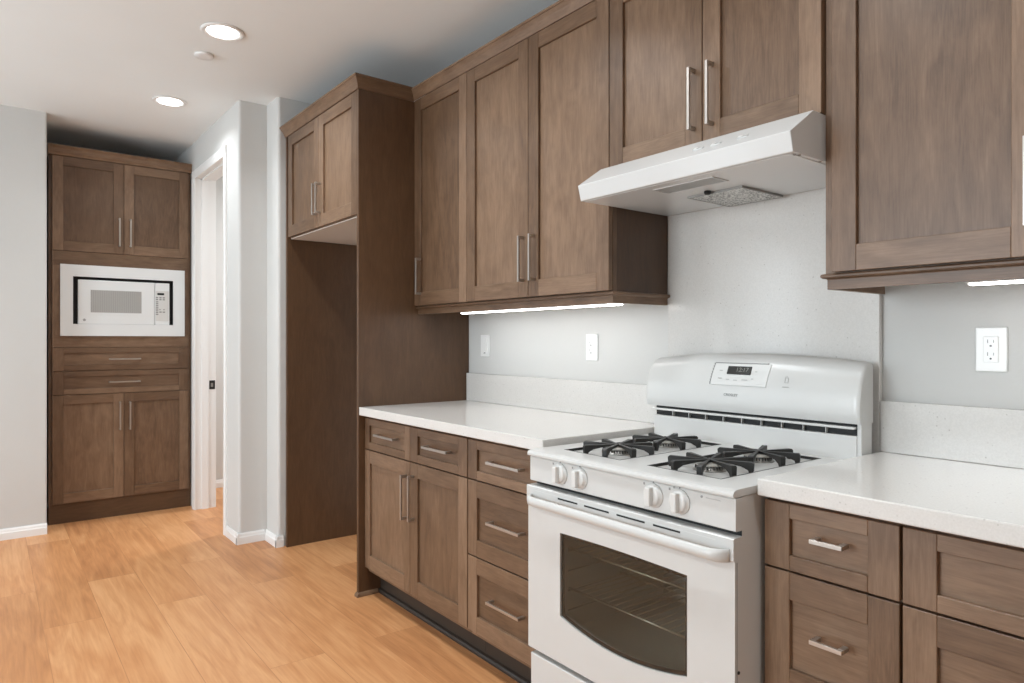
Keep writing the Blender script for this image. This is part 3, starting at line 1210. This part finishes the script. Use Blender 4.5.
for bx in BX:
    for by in BY:
        mb = MB()
        mb.lathe((bx, by, 0.8861), [(0.046, 0), (0.044, 0.003), (0.039, 0.004), (0.037, 0.013), (0.035, 0.0135)], M_ALU, 'z', 40)
        for k in range(28):
            a = 2 * math.pi * k / 28
            mb.cyl((bx + 0.0378 * math.cos(a), by + 0.0378 * math.sin(a), 0.8905), 0.0018, 0.0018, 0.0085, M_IRON, 'z', 6)
        bu = t.part(mb, 'burner', None, 'round gas burner')
        mb = MB()
        mb.lathe((bx, by, 0.8861 + 0.0136), [(0.039, 0), (0.040, 0.002), (0.039, 0.0045), (0.036, 0.006), (0.014, 0.0068)], M_CAP, 'z', 40)
        t.part(mb, 'burner_cap', bu)

# control panel
mb = MB()
pf = [(-0.684, 0.7975), (YP + 0.002, 0.7975), (YP, 0.7995), (YP, 0.8700), (YP + 0.002, 0.8735), (-0.684, 0.8735)]
mb.prism(pf, RX0 + 0.003, RX1, M_WHITE, 'x')
cp = t.part(mb, 'control_panel')
for kx in (0.159, 0.244, 0.516, 0.599):
    mb = MB()
    zc = 0.838
    mb.lathe((kx, YP - 0.0003, zc), [(0.0315, 0), (0.0315, -0.002), (0.030, -0.0035), (0.0265, -0.0045), (0.0255, -0.010), (0.023, -0.0125), (0.014, -0.013)], M_PLASTIC, 'y', 40)
    kn = t.part(mb, 'knob')
    mb = MB()
    mb.box(kx - 0.0085, kx + 0.0085, YP - 0.0270, YP - 0.0105, zc - 0.024, zc + 0.024, M_PLASTIC, bev=0.003, seg=2)
    gp = t.part(mb, 'knob_grip', kn)
    for ax, az, w in ((0.0, 0.034, 0.0018), (-0.031, 0.026, 0.0024)):
        mb = MB()
        mb.box(kx + ax - w, kx + ax + w, YP - 0.0008, YP - 0.0001, zc + az - 0.003, zc + az + 0.003, M_INK)
        t.part(mb, 'printed_mark', kn)
mb = MB()
mb.cyl((0.664, YP - 0.0012, 0.862), 0.0032, 0.0032, 0.0011, M_INK, 'y', 16)
t.part(mb, 'indicator_light', cp)
mb = MB()
mb.cyl((0.582, YP - 0.0010, 0.870), 0.0028, 0.0028, 0.0009, M_INK, 'y', 14)
t.part(mb, 'indicator_light', cp)
mb = MB()
mb.box(0.676, 0.716, YP - 0.0007, YP - 0.0001, 0.8605, 0.8625, M_INKLT)
t.part(mb, 'printed_caption', cp)

# oven door
DXa, DXb, DZa, DZb = RX0 - 0.001, RX1 + 0.001, 0.278, 0.784
mb = MB()
wx0, wx1, wzt = 0.163, 0.625, 0.664


def win_bottom(x):
    u = (x - (wx0 + wx1) / 2) / ((wx1 - wx0) / 2)
    return 0.417 - 0.034 * (1 - u * u)


def win_top(x):
    u = (x - (wx0 + wx1) / 2) / ((wx1 - wx0) / 2)
    return wzt + 0.004 * (1 - u * u)


yb2 = -0.6825
# door skin pieced round the window
mb.box(DXa, wx0, YDR, yb2, DZa, 0.731, M_WHITE)
mb.box(wx1, DXb, YDR, yb2, DZa, 0.731, M_WHITE)
N = 24
for i in range(N):
    xa = wx0 + (wx1 - wx0) * i / N
    xb = wx0 + (wx1 - wx0) * (i + 1) / N
    prof = [(xa, DZa), (xb, DZa), (xb, win_bottom(xb)), (xa, win_bottom(xa))]
    mb.prism(prof, YDR, yb2, M_WHITE, 'y')
    prof = [(xa, win_top(xa)), (xb, win_top(xb)), (xb, 0.731), (xa, 0.731)]
    mb.prism(prof, YDR, yb2, M_WHITE, 'y')
# thicker top band
pf = [(yb2, 0.7305), (YDR - 0.003, 0.7305), (YDR - 0.006, 0.7335), (YDR - 0.006, 0.7815), (YDR - 0.003, DZb), (yb2, DZb)]
mb.prism(pf, DXa - 0.0005, DXb + 0.0005, M_WHITE, 'x')
dr = t.part(mb, 'oven_door')
# window glass with the oven's dim interior set behind it
mb = MB()
grid = []
NX, NZ = 24, 6
for j in range(NZ + 1):
    row = []
    for i in range(NX + 1):
        x = wx0 - 0.001 + (wx1 - wx0 + 0.002) * i / NX
        xx = min(max(x, wx0), wx1)
        zl_, zh_ = win_bottom(xx) - 0.001, win_top(xx) + 0.001
        row.append((x, YDR + 0.0035, zl_ + (zh_ - zl_) * j / NZ))
    grid.append(row)
V, fs = mb.sheet(grid, M_GLASS)
ret = bmesh.ops.extrude_face_region(mb.bm, geom=fs)
nv = [g for g in ret['geom'] if isinstance(g, bmesh.types.BMVert)]
bmesh.ops.translate(mb.bm, verts=nv, vec=(0, 0.004, 0))
bmesh.ops.recalc_face_normals(mb.bm, faces=mb.bm.faces)
mb.finish(list(mb.bm.faces), M_OVENPANE, 'x')
pane = t.part(mb, 'oven_window', dr, 'dark glass oven window')
mb = MB()
bw = 0.011
for i in range(NX):
    xa = wx0 + (wx1 - wx0) * i / NX
    xb = wx0 + (wx1 - wx0) * (i + 1) / NX
    mb.prism([(xa, win_top(xa) - bw), (xb, win_top(xb) - bw), (xb, win_top(xb)), (xa, win_top(xa))], YDR + 0.0078, YDR + 0.0086, M_GLASS, 'y')
    mb.prism([(xa, win_bottom(xa)), (xb, win_bottom(xb)), (xb, win_bottom(xb) + bw), (xa, win_bottom(xa) + bw)], YDR + 0.0078, YDR + 0.0086, M_GLASS, 'y')
for xa in (wx0, wx1 - bw):
    mb.box(xa, xa + bw, YDR + 0.0078, YDR + 0.0086, 0.426, 0.655, M_GLASS)
t.part(mb, 'window_border', pane, 'dark printed border')
# vent slots in the top band
for a, c in ((0.161, 0.245), (0.273, 0.369), (0.398, 0.496), (0.524, 0.609)):
    mb = MB()
    mb.box(a, c, YDR - 0.0068, YDR - 0.0058, 0.7640, 0.7685, M_BLACK)
    t.part(mb, 'vent_slot', dr, 'dark vent slot')
mb = MB()
mb.box(0.055, 0.71, YDR - 0.0064, YDR - 0.0058, 0.7715, 0.7725, M_PLASTIC)
t.part(mb, 'slot_bead', dr)
# handle: a full-width bowed bar with returns at its ends
mb = MB()
rings = []
for k in range(41):
    u = k / 40
    x = 0.036 + (0.749 - 0.036) * u
    e = min(u, 1 - u) * 0.713
    d = 0.028 * (1 - (1 - min(e / 0.045, 1)) ** 2) ** 0.5       # quick return at each end
    yc = YDR - 0.008 - d * 0.88
    rz = 0.0140 if e > 0.03 else 0.0155
    ring = []
    for q in range(16):
        a = 2 * math.pi * q / 16
        ring.append((x, yc + 0.0090 * math.cos(a), 0.7445 + rz * math.sin(a)))
    rings.append(ring)
V, fs = mb.sheet(rings, M_WHITE, close_u=True)
fs.append(mb.bm.faces.new(V[0]))
fs.append(mb.bm.faces.new(V[-1]))
bmesh.ops.recalc_face_normals(mb.bm, faces=fs)
mb.finish(fs, M_WHITE, 'x', True)
t.part(mb, 'oven_door_handle', dr)
# right edge detail: door gasket line and screw
mb = MB()
mb.box(DXb + 0.0006, DXb + 0.0014, -0.7075, -0.7055, DZa + 0.02, 0.728, M_LENS)
mb.cyl((DXb, -0.700, 0.475), 0.004, 0.004, 0.0018, M_BLACK, 'x', 14)
t.part(mb, 'edge_trim', dr)
mb = MB()
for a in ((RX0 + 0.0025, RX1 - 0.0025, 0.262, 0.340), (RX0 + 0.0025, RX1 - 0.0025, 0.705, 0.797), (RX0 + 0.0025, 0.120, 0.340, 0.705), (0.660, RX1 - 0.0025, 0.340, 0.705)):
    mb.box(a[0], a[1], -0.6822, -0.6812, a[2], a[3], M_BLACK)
t.part(mb, 'door_shadow_gap', None, 'black shadow gap round the door')  # black sheet stands in for the shade in the gap
# storage drawer
mb = MB()
mb.box(RX0 + 0.008, RX1 - 0.004, -0.712, -0.6808, 0.060, 0.262, M_WHITE, bev=0.004, seg=2)
t.part(mb, 'storage_drawer')

# backguard
BG0, BG1 = -0.012, 0.764
mb = MB()
prof = [(-0.056, 0.999), (-0.1285, 0.999), (-0.1330, 1.012), (-0.1345, 1.030), (-0.1335, 1.060), (-0.1270, 1.092), (-0.1175, 1.120), (-0.1060, 1.142), (-0.0950, 1.156), (-0.0820, 1.165), (-0.0700, 1.169), (-0.056, 1.170)]


def bg_y(z):
    pts = [(0.999, -0.1285), (1.012, -0.1330), (1.030, -0.1345), (1.060, -0.1335), (1.092, -0.1270), (1.120, -0.1175), (1.142, -0.1060), (1.156, -0.0950), (1.165, -0.082)]
    for (za, ya), (zc, yc) in zip(pts, pts[1:]):
        if za <= z <= zc:
            return ya + (yc - ya) * (z - za) / (zc - za)
    return pts[-1][1]


xs = [0, 0.004, 0.010, 0.018, 0.03] + [0.03 + (0.716) * k / 20 for k in range(1, 21)] + [0.758, 0.766, 0.772, 0.776]
rows = []
for dx in xs:
    x = BG0 + dx
    u = (x - 0.376) / 0.388
    lift = 0.022 * (1 - u * u)
    e = min(dx, 0.776 - dx)
    rd = 0.007 * (1 - (1 - (1 - min(e / 0.012, 1)) ** 2) ** 0.5) if e < 0.012 else 0
    row = []
    for y, z in prof:
        w = max(0, (z - 1.04) / 0.13)
        zz_ = z + lift * w - rd * w
        yy_ = y + (rd * 0.7 if y < -0.04 else 0)
        row.append((x, yy_, zz_))
    rows.append(row)
V, fs = mb.sheet(rows, M_WHITE, close_u=True)
fs.append(mb.bm.faces.new(V[0]))
fs.append(mb.bm.faces.new(V[-1]))
bmesh.ops.recalc_face_normals(mb.bm, faces=fs)
mb.finish(fs, M_WHITE, 'x', True)
bgd = t.part(mb, 'backguard')
es = bgd.modifiers.new('crisp_ends', 'EDGE_SPLIT')
es.split_angle = math.radians(40)
# lower riser, ledge and vent behind it
mb = MB()
mb.box(RX0, RX1 - 0.006, -0.1200, -0.0560, ZT - 0.010, 0.9640, M_WHITE, bev=0.002)
mb.box(RX1 - 0.006, RX1 + 0.006, -0.1180, -0.0560, ZT - 0.010, 1.0000, M_WHITE, bev=0.001)
mb.box(RX0, RX1 - 0.008, -0.1320, -0.0700, 0.9830, 0.9900, M_WHITE, bev=0.002)
t.part(mb, 'backguard_riser', bgd)
mb = MB()
mb.box(RX0 + 0.001, RX1 - 0.007, -0.1060, -0.0570, 0.9645, 0.9985, M_BLACK)
vt = t.part(mb, 'oven_vent', bgd, 'dark oven vent slot')
for k in range(9):
    x = 0.10 + 0.07 * k
    mb = MB()
    mb.box(x - 0.0012, x + 0.0012, -0.1180, -0.1062, 0.9645, 0.9825, M_WHITE)
    t.part(mb, 'vent_fin', vt, 'thin white fin')

# keypad on the backguard


def bg_frame(x, z):
    dz = 0.004
    tv = Vector((0, bg_y(z + dz) - bg_y(z - dz), 2 * dz)).normalized()
    n = Vector((0, -tv.z, tv.y))
    mt = Matrix(((1, 0, 0), (0, tv.y, n.y), (0, tv.z, n.z))).to_4x4()
    mt.translation = Vector((x, bg_y(z), z))
    return mt


def bg_lift(x, z):
    """height of the surface point that sits at profile height z"""
    u = (x - 0.376) / 0.388
    return 0.022 * (1 - u * u) * max(0, (z - 1.04) / 0.13)


def on_bg(x, zworld, off=0.0004):
    # find profile height for a world height
    z = zworld
    for _ in range(8):
        z = zworld - bg_lift(x, z)
    mt = bg_frame(x, z)
    mt.translation.z = zworld
    mt.translation += mt.to_3x3() @ Vector((0, 0, off))
    return mt


# pod: slightly raised plate following the surface
mb = MB()
pz = [1.088, 1.100, 1.112, 1.124, 1.136, 1.148, 1.157]
px = [0.268 + (0.474 - 0.268) * k / 8 for k in range(9)]
grid = []
for z in pz:
    row = []
    for x in px:
        sk = (z - 1.088) / 0.069 * 0.008
        mt = on_bg(x + sk, z, 0.0022)
        row.append(tuple(mt.translation))
    grid.append(row)
V, fs = mb.sheet(grid, M_PLASTIC)
ret = bmesh.ops.extrude_face_region(mb.bm, geom=fs)
nv = [g for g in ret['geom'] if isinstance(g, bmesh.types.BMVert)]
bmesh.ops.translate(mb.bm, verts=nv, vec=(0, 0.005, -0.001))
bmesh.ops.recalc_face_normals(mb.bm, faces=mb.bm.faces)
mb.finish(list(mb.bm.faces), M_PLASTIC, 'x')
kp = t.part(mb, 'keypad', bgd)


def on_patch(name, x0, x1, z0, z1, mat, off, parent, th=0.002):
    mb = MB()
    mt = on_bg((x0 + x1) / 2, (z0 + z1) / 2, off)
    w, h = (x1 - x0) / 2, (z1 - z0) / 2 * 1.05
    mb.box(-w, w, -h, h, -th, 0.0, mat, bev=min(0.0015, h * 0.4))
    bmesh.ops.transform(mb.bm, matrix=mt, verts=mb.bm.verts)
    return t.part(mb, name, parent)


on_patch('clock_display', 0.328, 0.417, 1.1225, 1.150, M_DKPLASTIC, 0.0040, kp, 0.004)
text_part('12:17', 'clock_digits', M_SEGMENT, 0.021, on_bg(0.384, 1.137, 0.0042), kp, t.org, 0.0002)
for x, z, w in ((0.304, 1.134, .012), (0.304, 1.109, .015), (0.334, 1.1065, .013), (0.363, 1.1045, .015), (0.397, 1.1065, .022), (0.424, 1.111, .008), (0.434, 1.134, .008)):
    on_patch('key_legend', x - w / 2, x + w / 2, z - 0.0015, z + 0.0015, M_INKLT, 0.0030, kp, 0.002)
# outline of the pod: a grey seam at its left and top
mb = MB()
for k in range(12):
    x = 0.276 + (0.470 - 0.276) * (k + 0.5) / 12
    mt = on_bg(x, 1.1585, 0.0026)
    p = mt.translation
    mb.box(p.x - 0.0086, p.x + 0.0086, p.y - 0.0006, p.y + 0.004, p.z - 0.0016, p.z + 0.0016, M_INK)
for k in range(8):
    z = 1.088 + 0.070 * (k + 0.5) / 8
    sk = (z - 1.088) / 0.069 * 0.008
    p = on_bg(0.267 + sk, z, 0.0026).translation
    mb.box(p.x - 0.0018, p.x + 0.0018, p.y - 0.0006, p.y + 0.004, p.z - 0.0048, p.z + 0.0048, M_INK)
t.part(mb, 'keypad_seam', kp)
text_part('CROSLEY', 'maker_lettering', M_INK, 0.0125, on_bg(0.350, 1.056, 0.0008), bgd, t.org, 0.0004)
mb = MB()
mt = on_bg(0.541, 1.113, 0.0008)
for a in ((-0.006, -0.0045, -0.008, 0.008), (0.0045, 0.006, -0.008, 0.008), (-0.006, 0.006, -0.009, -0.0075), (-0.004, 0.004, 0.006, 0.0075), (-0.0045, -0.0035, 0.0075, 0.012), (0.0005, 0.0015, 0.009, 0.013)):
    mb.box(a[0], a[1], a[2], a[3], -0.001, 0.0004, M_INKLT)
bmesh.ops.transform(mb.bm, matrix=mt, verts=mb.bm.verts)
t.part(mb, 'printed_icon', bgd)
on_patch('icon_caption', 0.529, 0.551, 1.0905, 1.0935, M_INKLT, 0.0008, bgd, 0.002)


# grates
def make_grate(x, y, label):
    t = Thing('burner_grate', label, 'grate', (x, y, 0.8862), 0, 'cast iron burner grates')
    for k in range(8):
        mb = MB()
        a = math.radians(22.5 + 45 * k)
        z0, zt_ = 0.0, 0.0285
        R = 0.1140
        # radial fin: (r, z) outline - thin over the burner, deep and footed at the tip
        out = [(0.004, 0.0225), (0.004, zt_), (0.050, zt_ + 0.0005), (R - 0.004, zt_ + 0.001), (R, zt_ - 0.003), (R - 0.001, 0.006),
               (R - 0.004, z0), (R - 0.012, z0), (R - 0.014, 0.008), (R - 0.030, 0.0160), (0.055, 0.0205), (0.03, 0.0225)]
        w = [0.0030, 0.0030, 0.0040, 0.0074, 0.0074, 0.0070, 0.0060, 0.0060, 0.0070, 0.0060, 0.0044, 0.0034]
        A = [mb.bm.verts.new((r * math.cos(a) - ww * math.sin(a), r * math.sin(a) + ww * math.cos(a), z)) for (r, z), ww in zip(out, w)]
        B = [mb.bm.verts.new((r * math.cos(a) + ww * math.sin(a), r * math.sin(a) - ww * math.cos(a), z)) for (r, z), ww in zip(out, w)]
        n = len(out)
        fs = [mb.bm.faces.new((A[i], A[(i + 1) % n], B[(i + 1) % n], B[i])) for i in range(n)]
        fs += [mb.bm.faces.new(A), mb.bm.faces.new(B)]
        bmesh.ops.recalc_face_normals(mb.bm, faces=fs)
        mb.finish(fs, M_IRON)
        o = mb.build('finger', t.o)
    mb = MB()
    mb.lathe((0, 0, 0.0225), [(0.006, 0), (0.007, 0.003), (0.0065, 0.0058)], M_IRON, 'z', 16)
    mb.build('hub', t.o)
    return t


make_grate(BX[0], BY[0], 'front left black iron burner grate on the white range')
make_grate(BX[0], BY[1], 'back left black iron burner grate on the white range')
make_grate(BX[1], BY[0], 'front right black iron burner grate on the white range')
make_grate(BX[1], BY[1], 'back right black iron burner grate, nearest the right countertop and backguard')


# ------------------------------------------------------------------ outlets and dimmer
def outlet(x, z, label):
    t = Thing('wall_outlet', label, 'outlet', (x, 0, z), 0)
    mb = MB()
    mb.box(x - 0.0355, x + 0.0355, -0.0065, -0.0003, z - 0.0575, z + 0.0575, M_PLATE, bev=0.003, seg=2)
    t.part(mb, 'cover_plate')
    mb = MB()
    mb.box(x - 0.0168, x + 0.0168, -0.0095, -0.0066, z - 0.0335, z + 0.0335, M_PLATE, bev=0.0012)
    r = t.part(mb, 'receptacle')
    mb = MB()
    for s in (-1, 1):
        zc = z + s * 0.0165 + 0.004
        mb.box(x - 0.0078, x - 0.0058, -0.0100, -0.0094, zc - 0.004, zc + 0.005, M_INK)
        mb.box(x + 0.0058, x + 0.0074, -0.0100, -0.0094, zc - 0.003, zc + 0.004, M_INK)
        mb.cyl((x, -0.0100, zc - 0.0115), 0.0026, 0.0026, 0.0006, M_DKPLASTIC, 'y', 12)
    t.part(mb, 'slots', r, 'dark plug slots')
    for s in (-1, 1):
        mb = MB()
        mb.cyl((x, -0.0072, z + s * 0.0485), 0.0028, 0.0028, 0.0009, M_PLATE, 'y', 12)
        t.part(mb, 'screw')


outlet(1.039, 1.2115, 'white duplex wall outlet above the countertop right of the range')
outlet(-0.4255, 1.2055, 'white duplex wall outlet above the countertop left of the range')
t = Thing('light_switch', 'white wall switch above the countertop, close to the tall wooden panel', 'switch', (-1.2145, 0, 1.2075))
x, z = -1.2145, 1.2075
mb = MB()
mb.box(x - 0.0385, x + 0.0385, -0.0065, -0.0003, z - 0.0565, z + 0.0565, M_PLATE, bev=0.003, seg=2)
t.part(mb, 'cover_plate')
mb = MB()
mb.prism([(-0.0066, z - 0.0335), (-0.0125, z - 0.0335), (-0.0100, z + 0.0335), (-0.0066, z + 0.0335)], x - 0.0168, x + 0.0168, M_PLATE, 'x')
pd = t.part(mb, 'rocker_paddle')
mb = MB()
mb.prism([(x - 0.010, z - 0.040), (x + 0.008, z - 0.040), (x + 0.003, z - 0.035), (x - 0.003, z - 0.035)], -0.0085, -0.0064, M_INK, 'y')
t.part(mb, 'slider', None, 'small dark slider')

# ------------------------------------------------------------------ pantry with its microwave (own frame: +x is world +y, front faces -y)
PY = -1.2955
PXW = -3.785
t = Thing('pantry_cabinet', 'tall brown pantry cabinet around the microwave at the far end of the room', 'cabinet', (PXW, PY, 0), math.radians(90), local=True)
half = 0.4385
mb = MB()
m = M_WOOD
yf, yb = 0.0215, 0.57
# sides, back, shelves
mb.box(-half, -half + 0.018, yf + 0.02, yb, 0.13, 2.478, m, 'z')
mb.box(half - 0.018, half, yf + 0.02, yb, 0.13, 2.478, m, 'z')
mb.box(-half + 0.018, half - 0.018, yb - 0.008, yb, 0.13, 2.478, m, 'z')
for z in (0.130, 0.866, 1.190, 1.826, 2.460):
    mb.box(-half + 0.018, half - 0.018, yf + 0.02, yb - 0.008, z, z + 0.016, m, 'x')
# face frame
mb.box(-half, -half + 0.040, yf, yf + 0.02, 0.13, 2.478, m, 'z')
mb.box(half - 0.040, half, yf, yf + 0.02, 0.13, 2.478, m, 'z')
for z in (0.130, 0.847, 1.008, 1.170, 1.820, 2.440):
    mb.box(-half + 0.040, half - 0.040, yf, yf + 0.02, z, z + 0.038, m, 'x')
t.part(mb, 'body')
mb = MB()
# filler panel around the microwave, flush with the door fronts
fo = 0.4195
mb.box(-fo, fo, 0.001, 0.0212, 1.1895, 1.272, m, 'x')
mb.box(-fo, fo, 0.001, 0.0212, 1.742, 1.838, m, 'x')
mb.box(-fo, -0.372, 0.001, 0.0212, 1.272, 1.742, m, 'z')
mb.box(0.372, fo, 0.001, 0.0212, 1.272, 1.742, m, 'z')
t.part(mb, 'microwave_surround')
mb = MB()
mb.box(-half, half, 0.022, 0.040, 0.0, 0.1295, M_SHADED_VENEER, 'x')
t.part(mb, 'toe_kick')
ds = 0.0015
add_door(t, -fo, -ds, 0.137, 0.865, 0, -0.026, 0.707, 0.198)
add_door(t, ds, fo, 0.137, 0.865, 0, 0.036, 0.705, 0.197)
add_drawer(t, -fo, fo, 0.869, 1.026, 0, 0.0035, 0.946, 0.193, rail=0.037, stile=0.064)
add_drawer(t, -fo, fo, 1.030, 1.1865, 0, 0.0055, 1.105, 0.196, rail=0.038, stile=0.064)
add_door(t, -fo, -ds, 1.841, 2.476, 0, -0.029, 1.992, 0.198)
add_door(t, ds, fo, 1.841, 2.476, 0, 0.039, 1.992, 0.197)
mb = MB()
cpf = [(0, 0), (0.004, 0), (0.006, 0.010), (0.012, 0.020), (0.014, 0.040), (0.020, 0.052), (0.026, 0.056), (0.026, 0.064), (0, 0.064)]
crown_run(mb, [(half + 0.001, 0.0), (-half - 0.006, 0.0)], 2.4785, cpf)
mb.box(-half, half, 0.0005, yb, 2.4787, 2.494, m, 'x')
t.part(mb, 'crown_moulding')

t = Thing('microwave_oven', 'white built-in microwave in its white trim frame, set into the pantry cabinet', 'microwave', (PXW, PY, 1.265), math.radians(90), local=True)
Z = -1.265
q = MB()
ox0, ox1, oz0, oz1 = -0.3755, 0.3905, 1.266, 1.749
ix0, ix1, iz0, iz1 = -0.3035, 0.3145, 1.347, 1.670
for a in ((ox0, ox1, oz0, iz0), (ox0, ox1, iz1, oz1), (ox0, ix0, iz0, iz1), (ix1, ox1, iz0, iz1)):
    q.box(a[0], a[1], -0.016, -0.0005, a[2] + Z, a[3] + Z, M_MWHITE)
t.part(q, 'trim_frame')
q = MB()
q.box(-0.33, 0.34, 0.030, 0.45, 1.292 + Z, 1.72 + Z, M_BLACK)
t.part(q, 'housing', label='black gap round the microwave')
q = MB()
mx0, mx1, mz0, mz1 = -0.2745, 0.2895, 1.347, 1.650
dxr = 0.1935
q.box(mx0, dxr - 0.001, -0.012, 0.0295, mz0 + Z, mz1 + Z, M_MWHITE, bev=0.004, seg=2)
q.box(mx0 + 0.012, dxr - 0.012, -0.0135, -0.0121, 1.409 + Z, 1.597 + Z, M_MWHITE, bev=0.001)
dd = t.part(q, 'microwave_door')
q = MB()
q.box(-0.2015, 0.1075, -0.0145, -0.0134, 1.428 + Z, 1.582 + Z, M_MWGLASS)
for k in range(24):
    x = -0.1985 + 0.3035 * k / 23
    q.box(x - 0.0016, x + 0.0016, -0.0150, -0.0144, 1.430 + Z, 1.580 + Z, M_LENS)
t.part(q, 'door_window', dd, 'grey striped door window')
q = MB()
q.cyl((-0.2385, -0.0136, 1.376 + Z), 0.0085, 0.0085, 0.0014, M_INK, 'y', 24)
em = t.part(q, 'emblem', dd, 'small round grey emblem')
q = MB()
for r, a0, a1 in ((0.0058, 20, 300), (0.0030, 150, 420)):
    pts = [(r * math.cos(math.radians(a0 + (a1 - a0) * k / 12)), r * math.sin(math.radians(a0 + (a1 - a0) * k / 12))) for k in range(13)]
    for p0, p1 in zip(pts, pts[1:]):
        xa, za = (p0[0] + p1[0]) / 2 - 0.2385, (p0[1] + p1[1]) / 2 + 1.376 + Z
        q.box(xa - 0.0008, xa + 0.0008, -0.0142, -0.0135, za - 0.0008, za + 0.0008, M_PLASTIC)
t.part(q, 'emblem_monogram', em)
q = MB()
q.box(dxr + 0.001, mx1, -0.012, 0.0295, mz0 + Z, mz1 + Z, M_MWHITE, bev=0.003, seg=2)
q.box(dxr + 0.006, mx1 - 0.006, -0.0130, -0.0121, 1.375 + Z, 1.593 + Z, M_PLASTIC, bev=0.0008)
cpn = t.part(q, 'control_panel')
q = MB()
q.box(0.2095, 0.2535, -0.0140, -0.0129, 1.563 + Z, 1.578 + Z, M_DKPLASTIC)
t.part(q, 'display', cpn, 'small dark display')
q = MB()
for r in range(2):
    for c in range(3):
        q.box(0.200 + 0.022 * c, 0.215 + 0.022 * c, -0.0136, -0.0129, 1.540 - 0.014 * r + Z, 1.549 - 0.014 * r + Z, M_INK)
for r in range(8):
    q.box(0.200, 0.216, -0.0136, -0.0129, 1.510 - 0.0130 * r + Z, 1.518 - 0.0130 * r + Z, M_INK)
for c in range(2):
    q.box(0.222 + 0.022 * c, 0.238 + 0.022 * c, -0.0136, -0.0129, 1.436 + Z, 1.445 + Z, M_INK)
    q.box(0.222 + 0.026 * c, 0.231 + 0.026 * c, -0.0136, -0.0129, 1.455 + Z, 1.462 + Z, M_INK)
for r in range(4):
    for c in range(2):
        q.box(0.224 + 0.02 * c, 0.236 + 0.02 * c, -0.0136, -0.0129, 1.474 + 0.012 * r + Z, 1.480 + 0.012 * r + Z, M_PLASTIC)
t.part(q, 'key_legends', cpn)
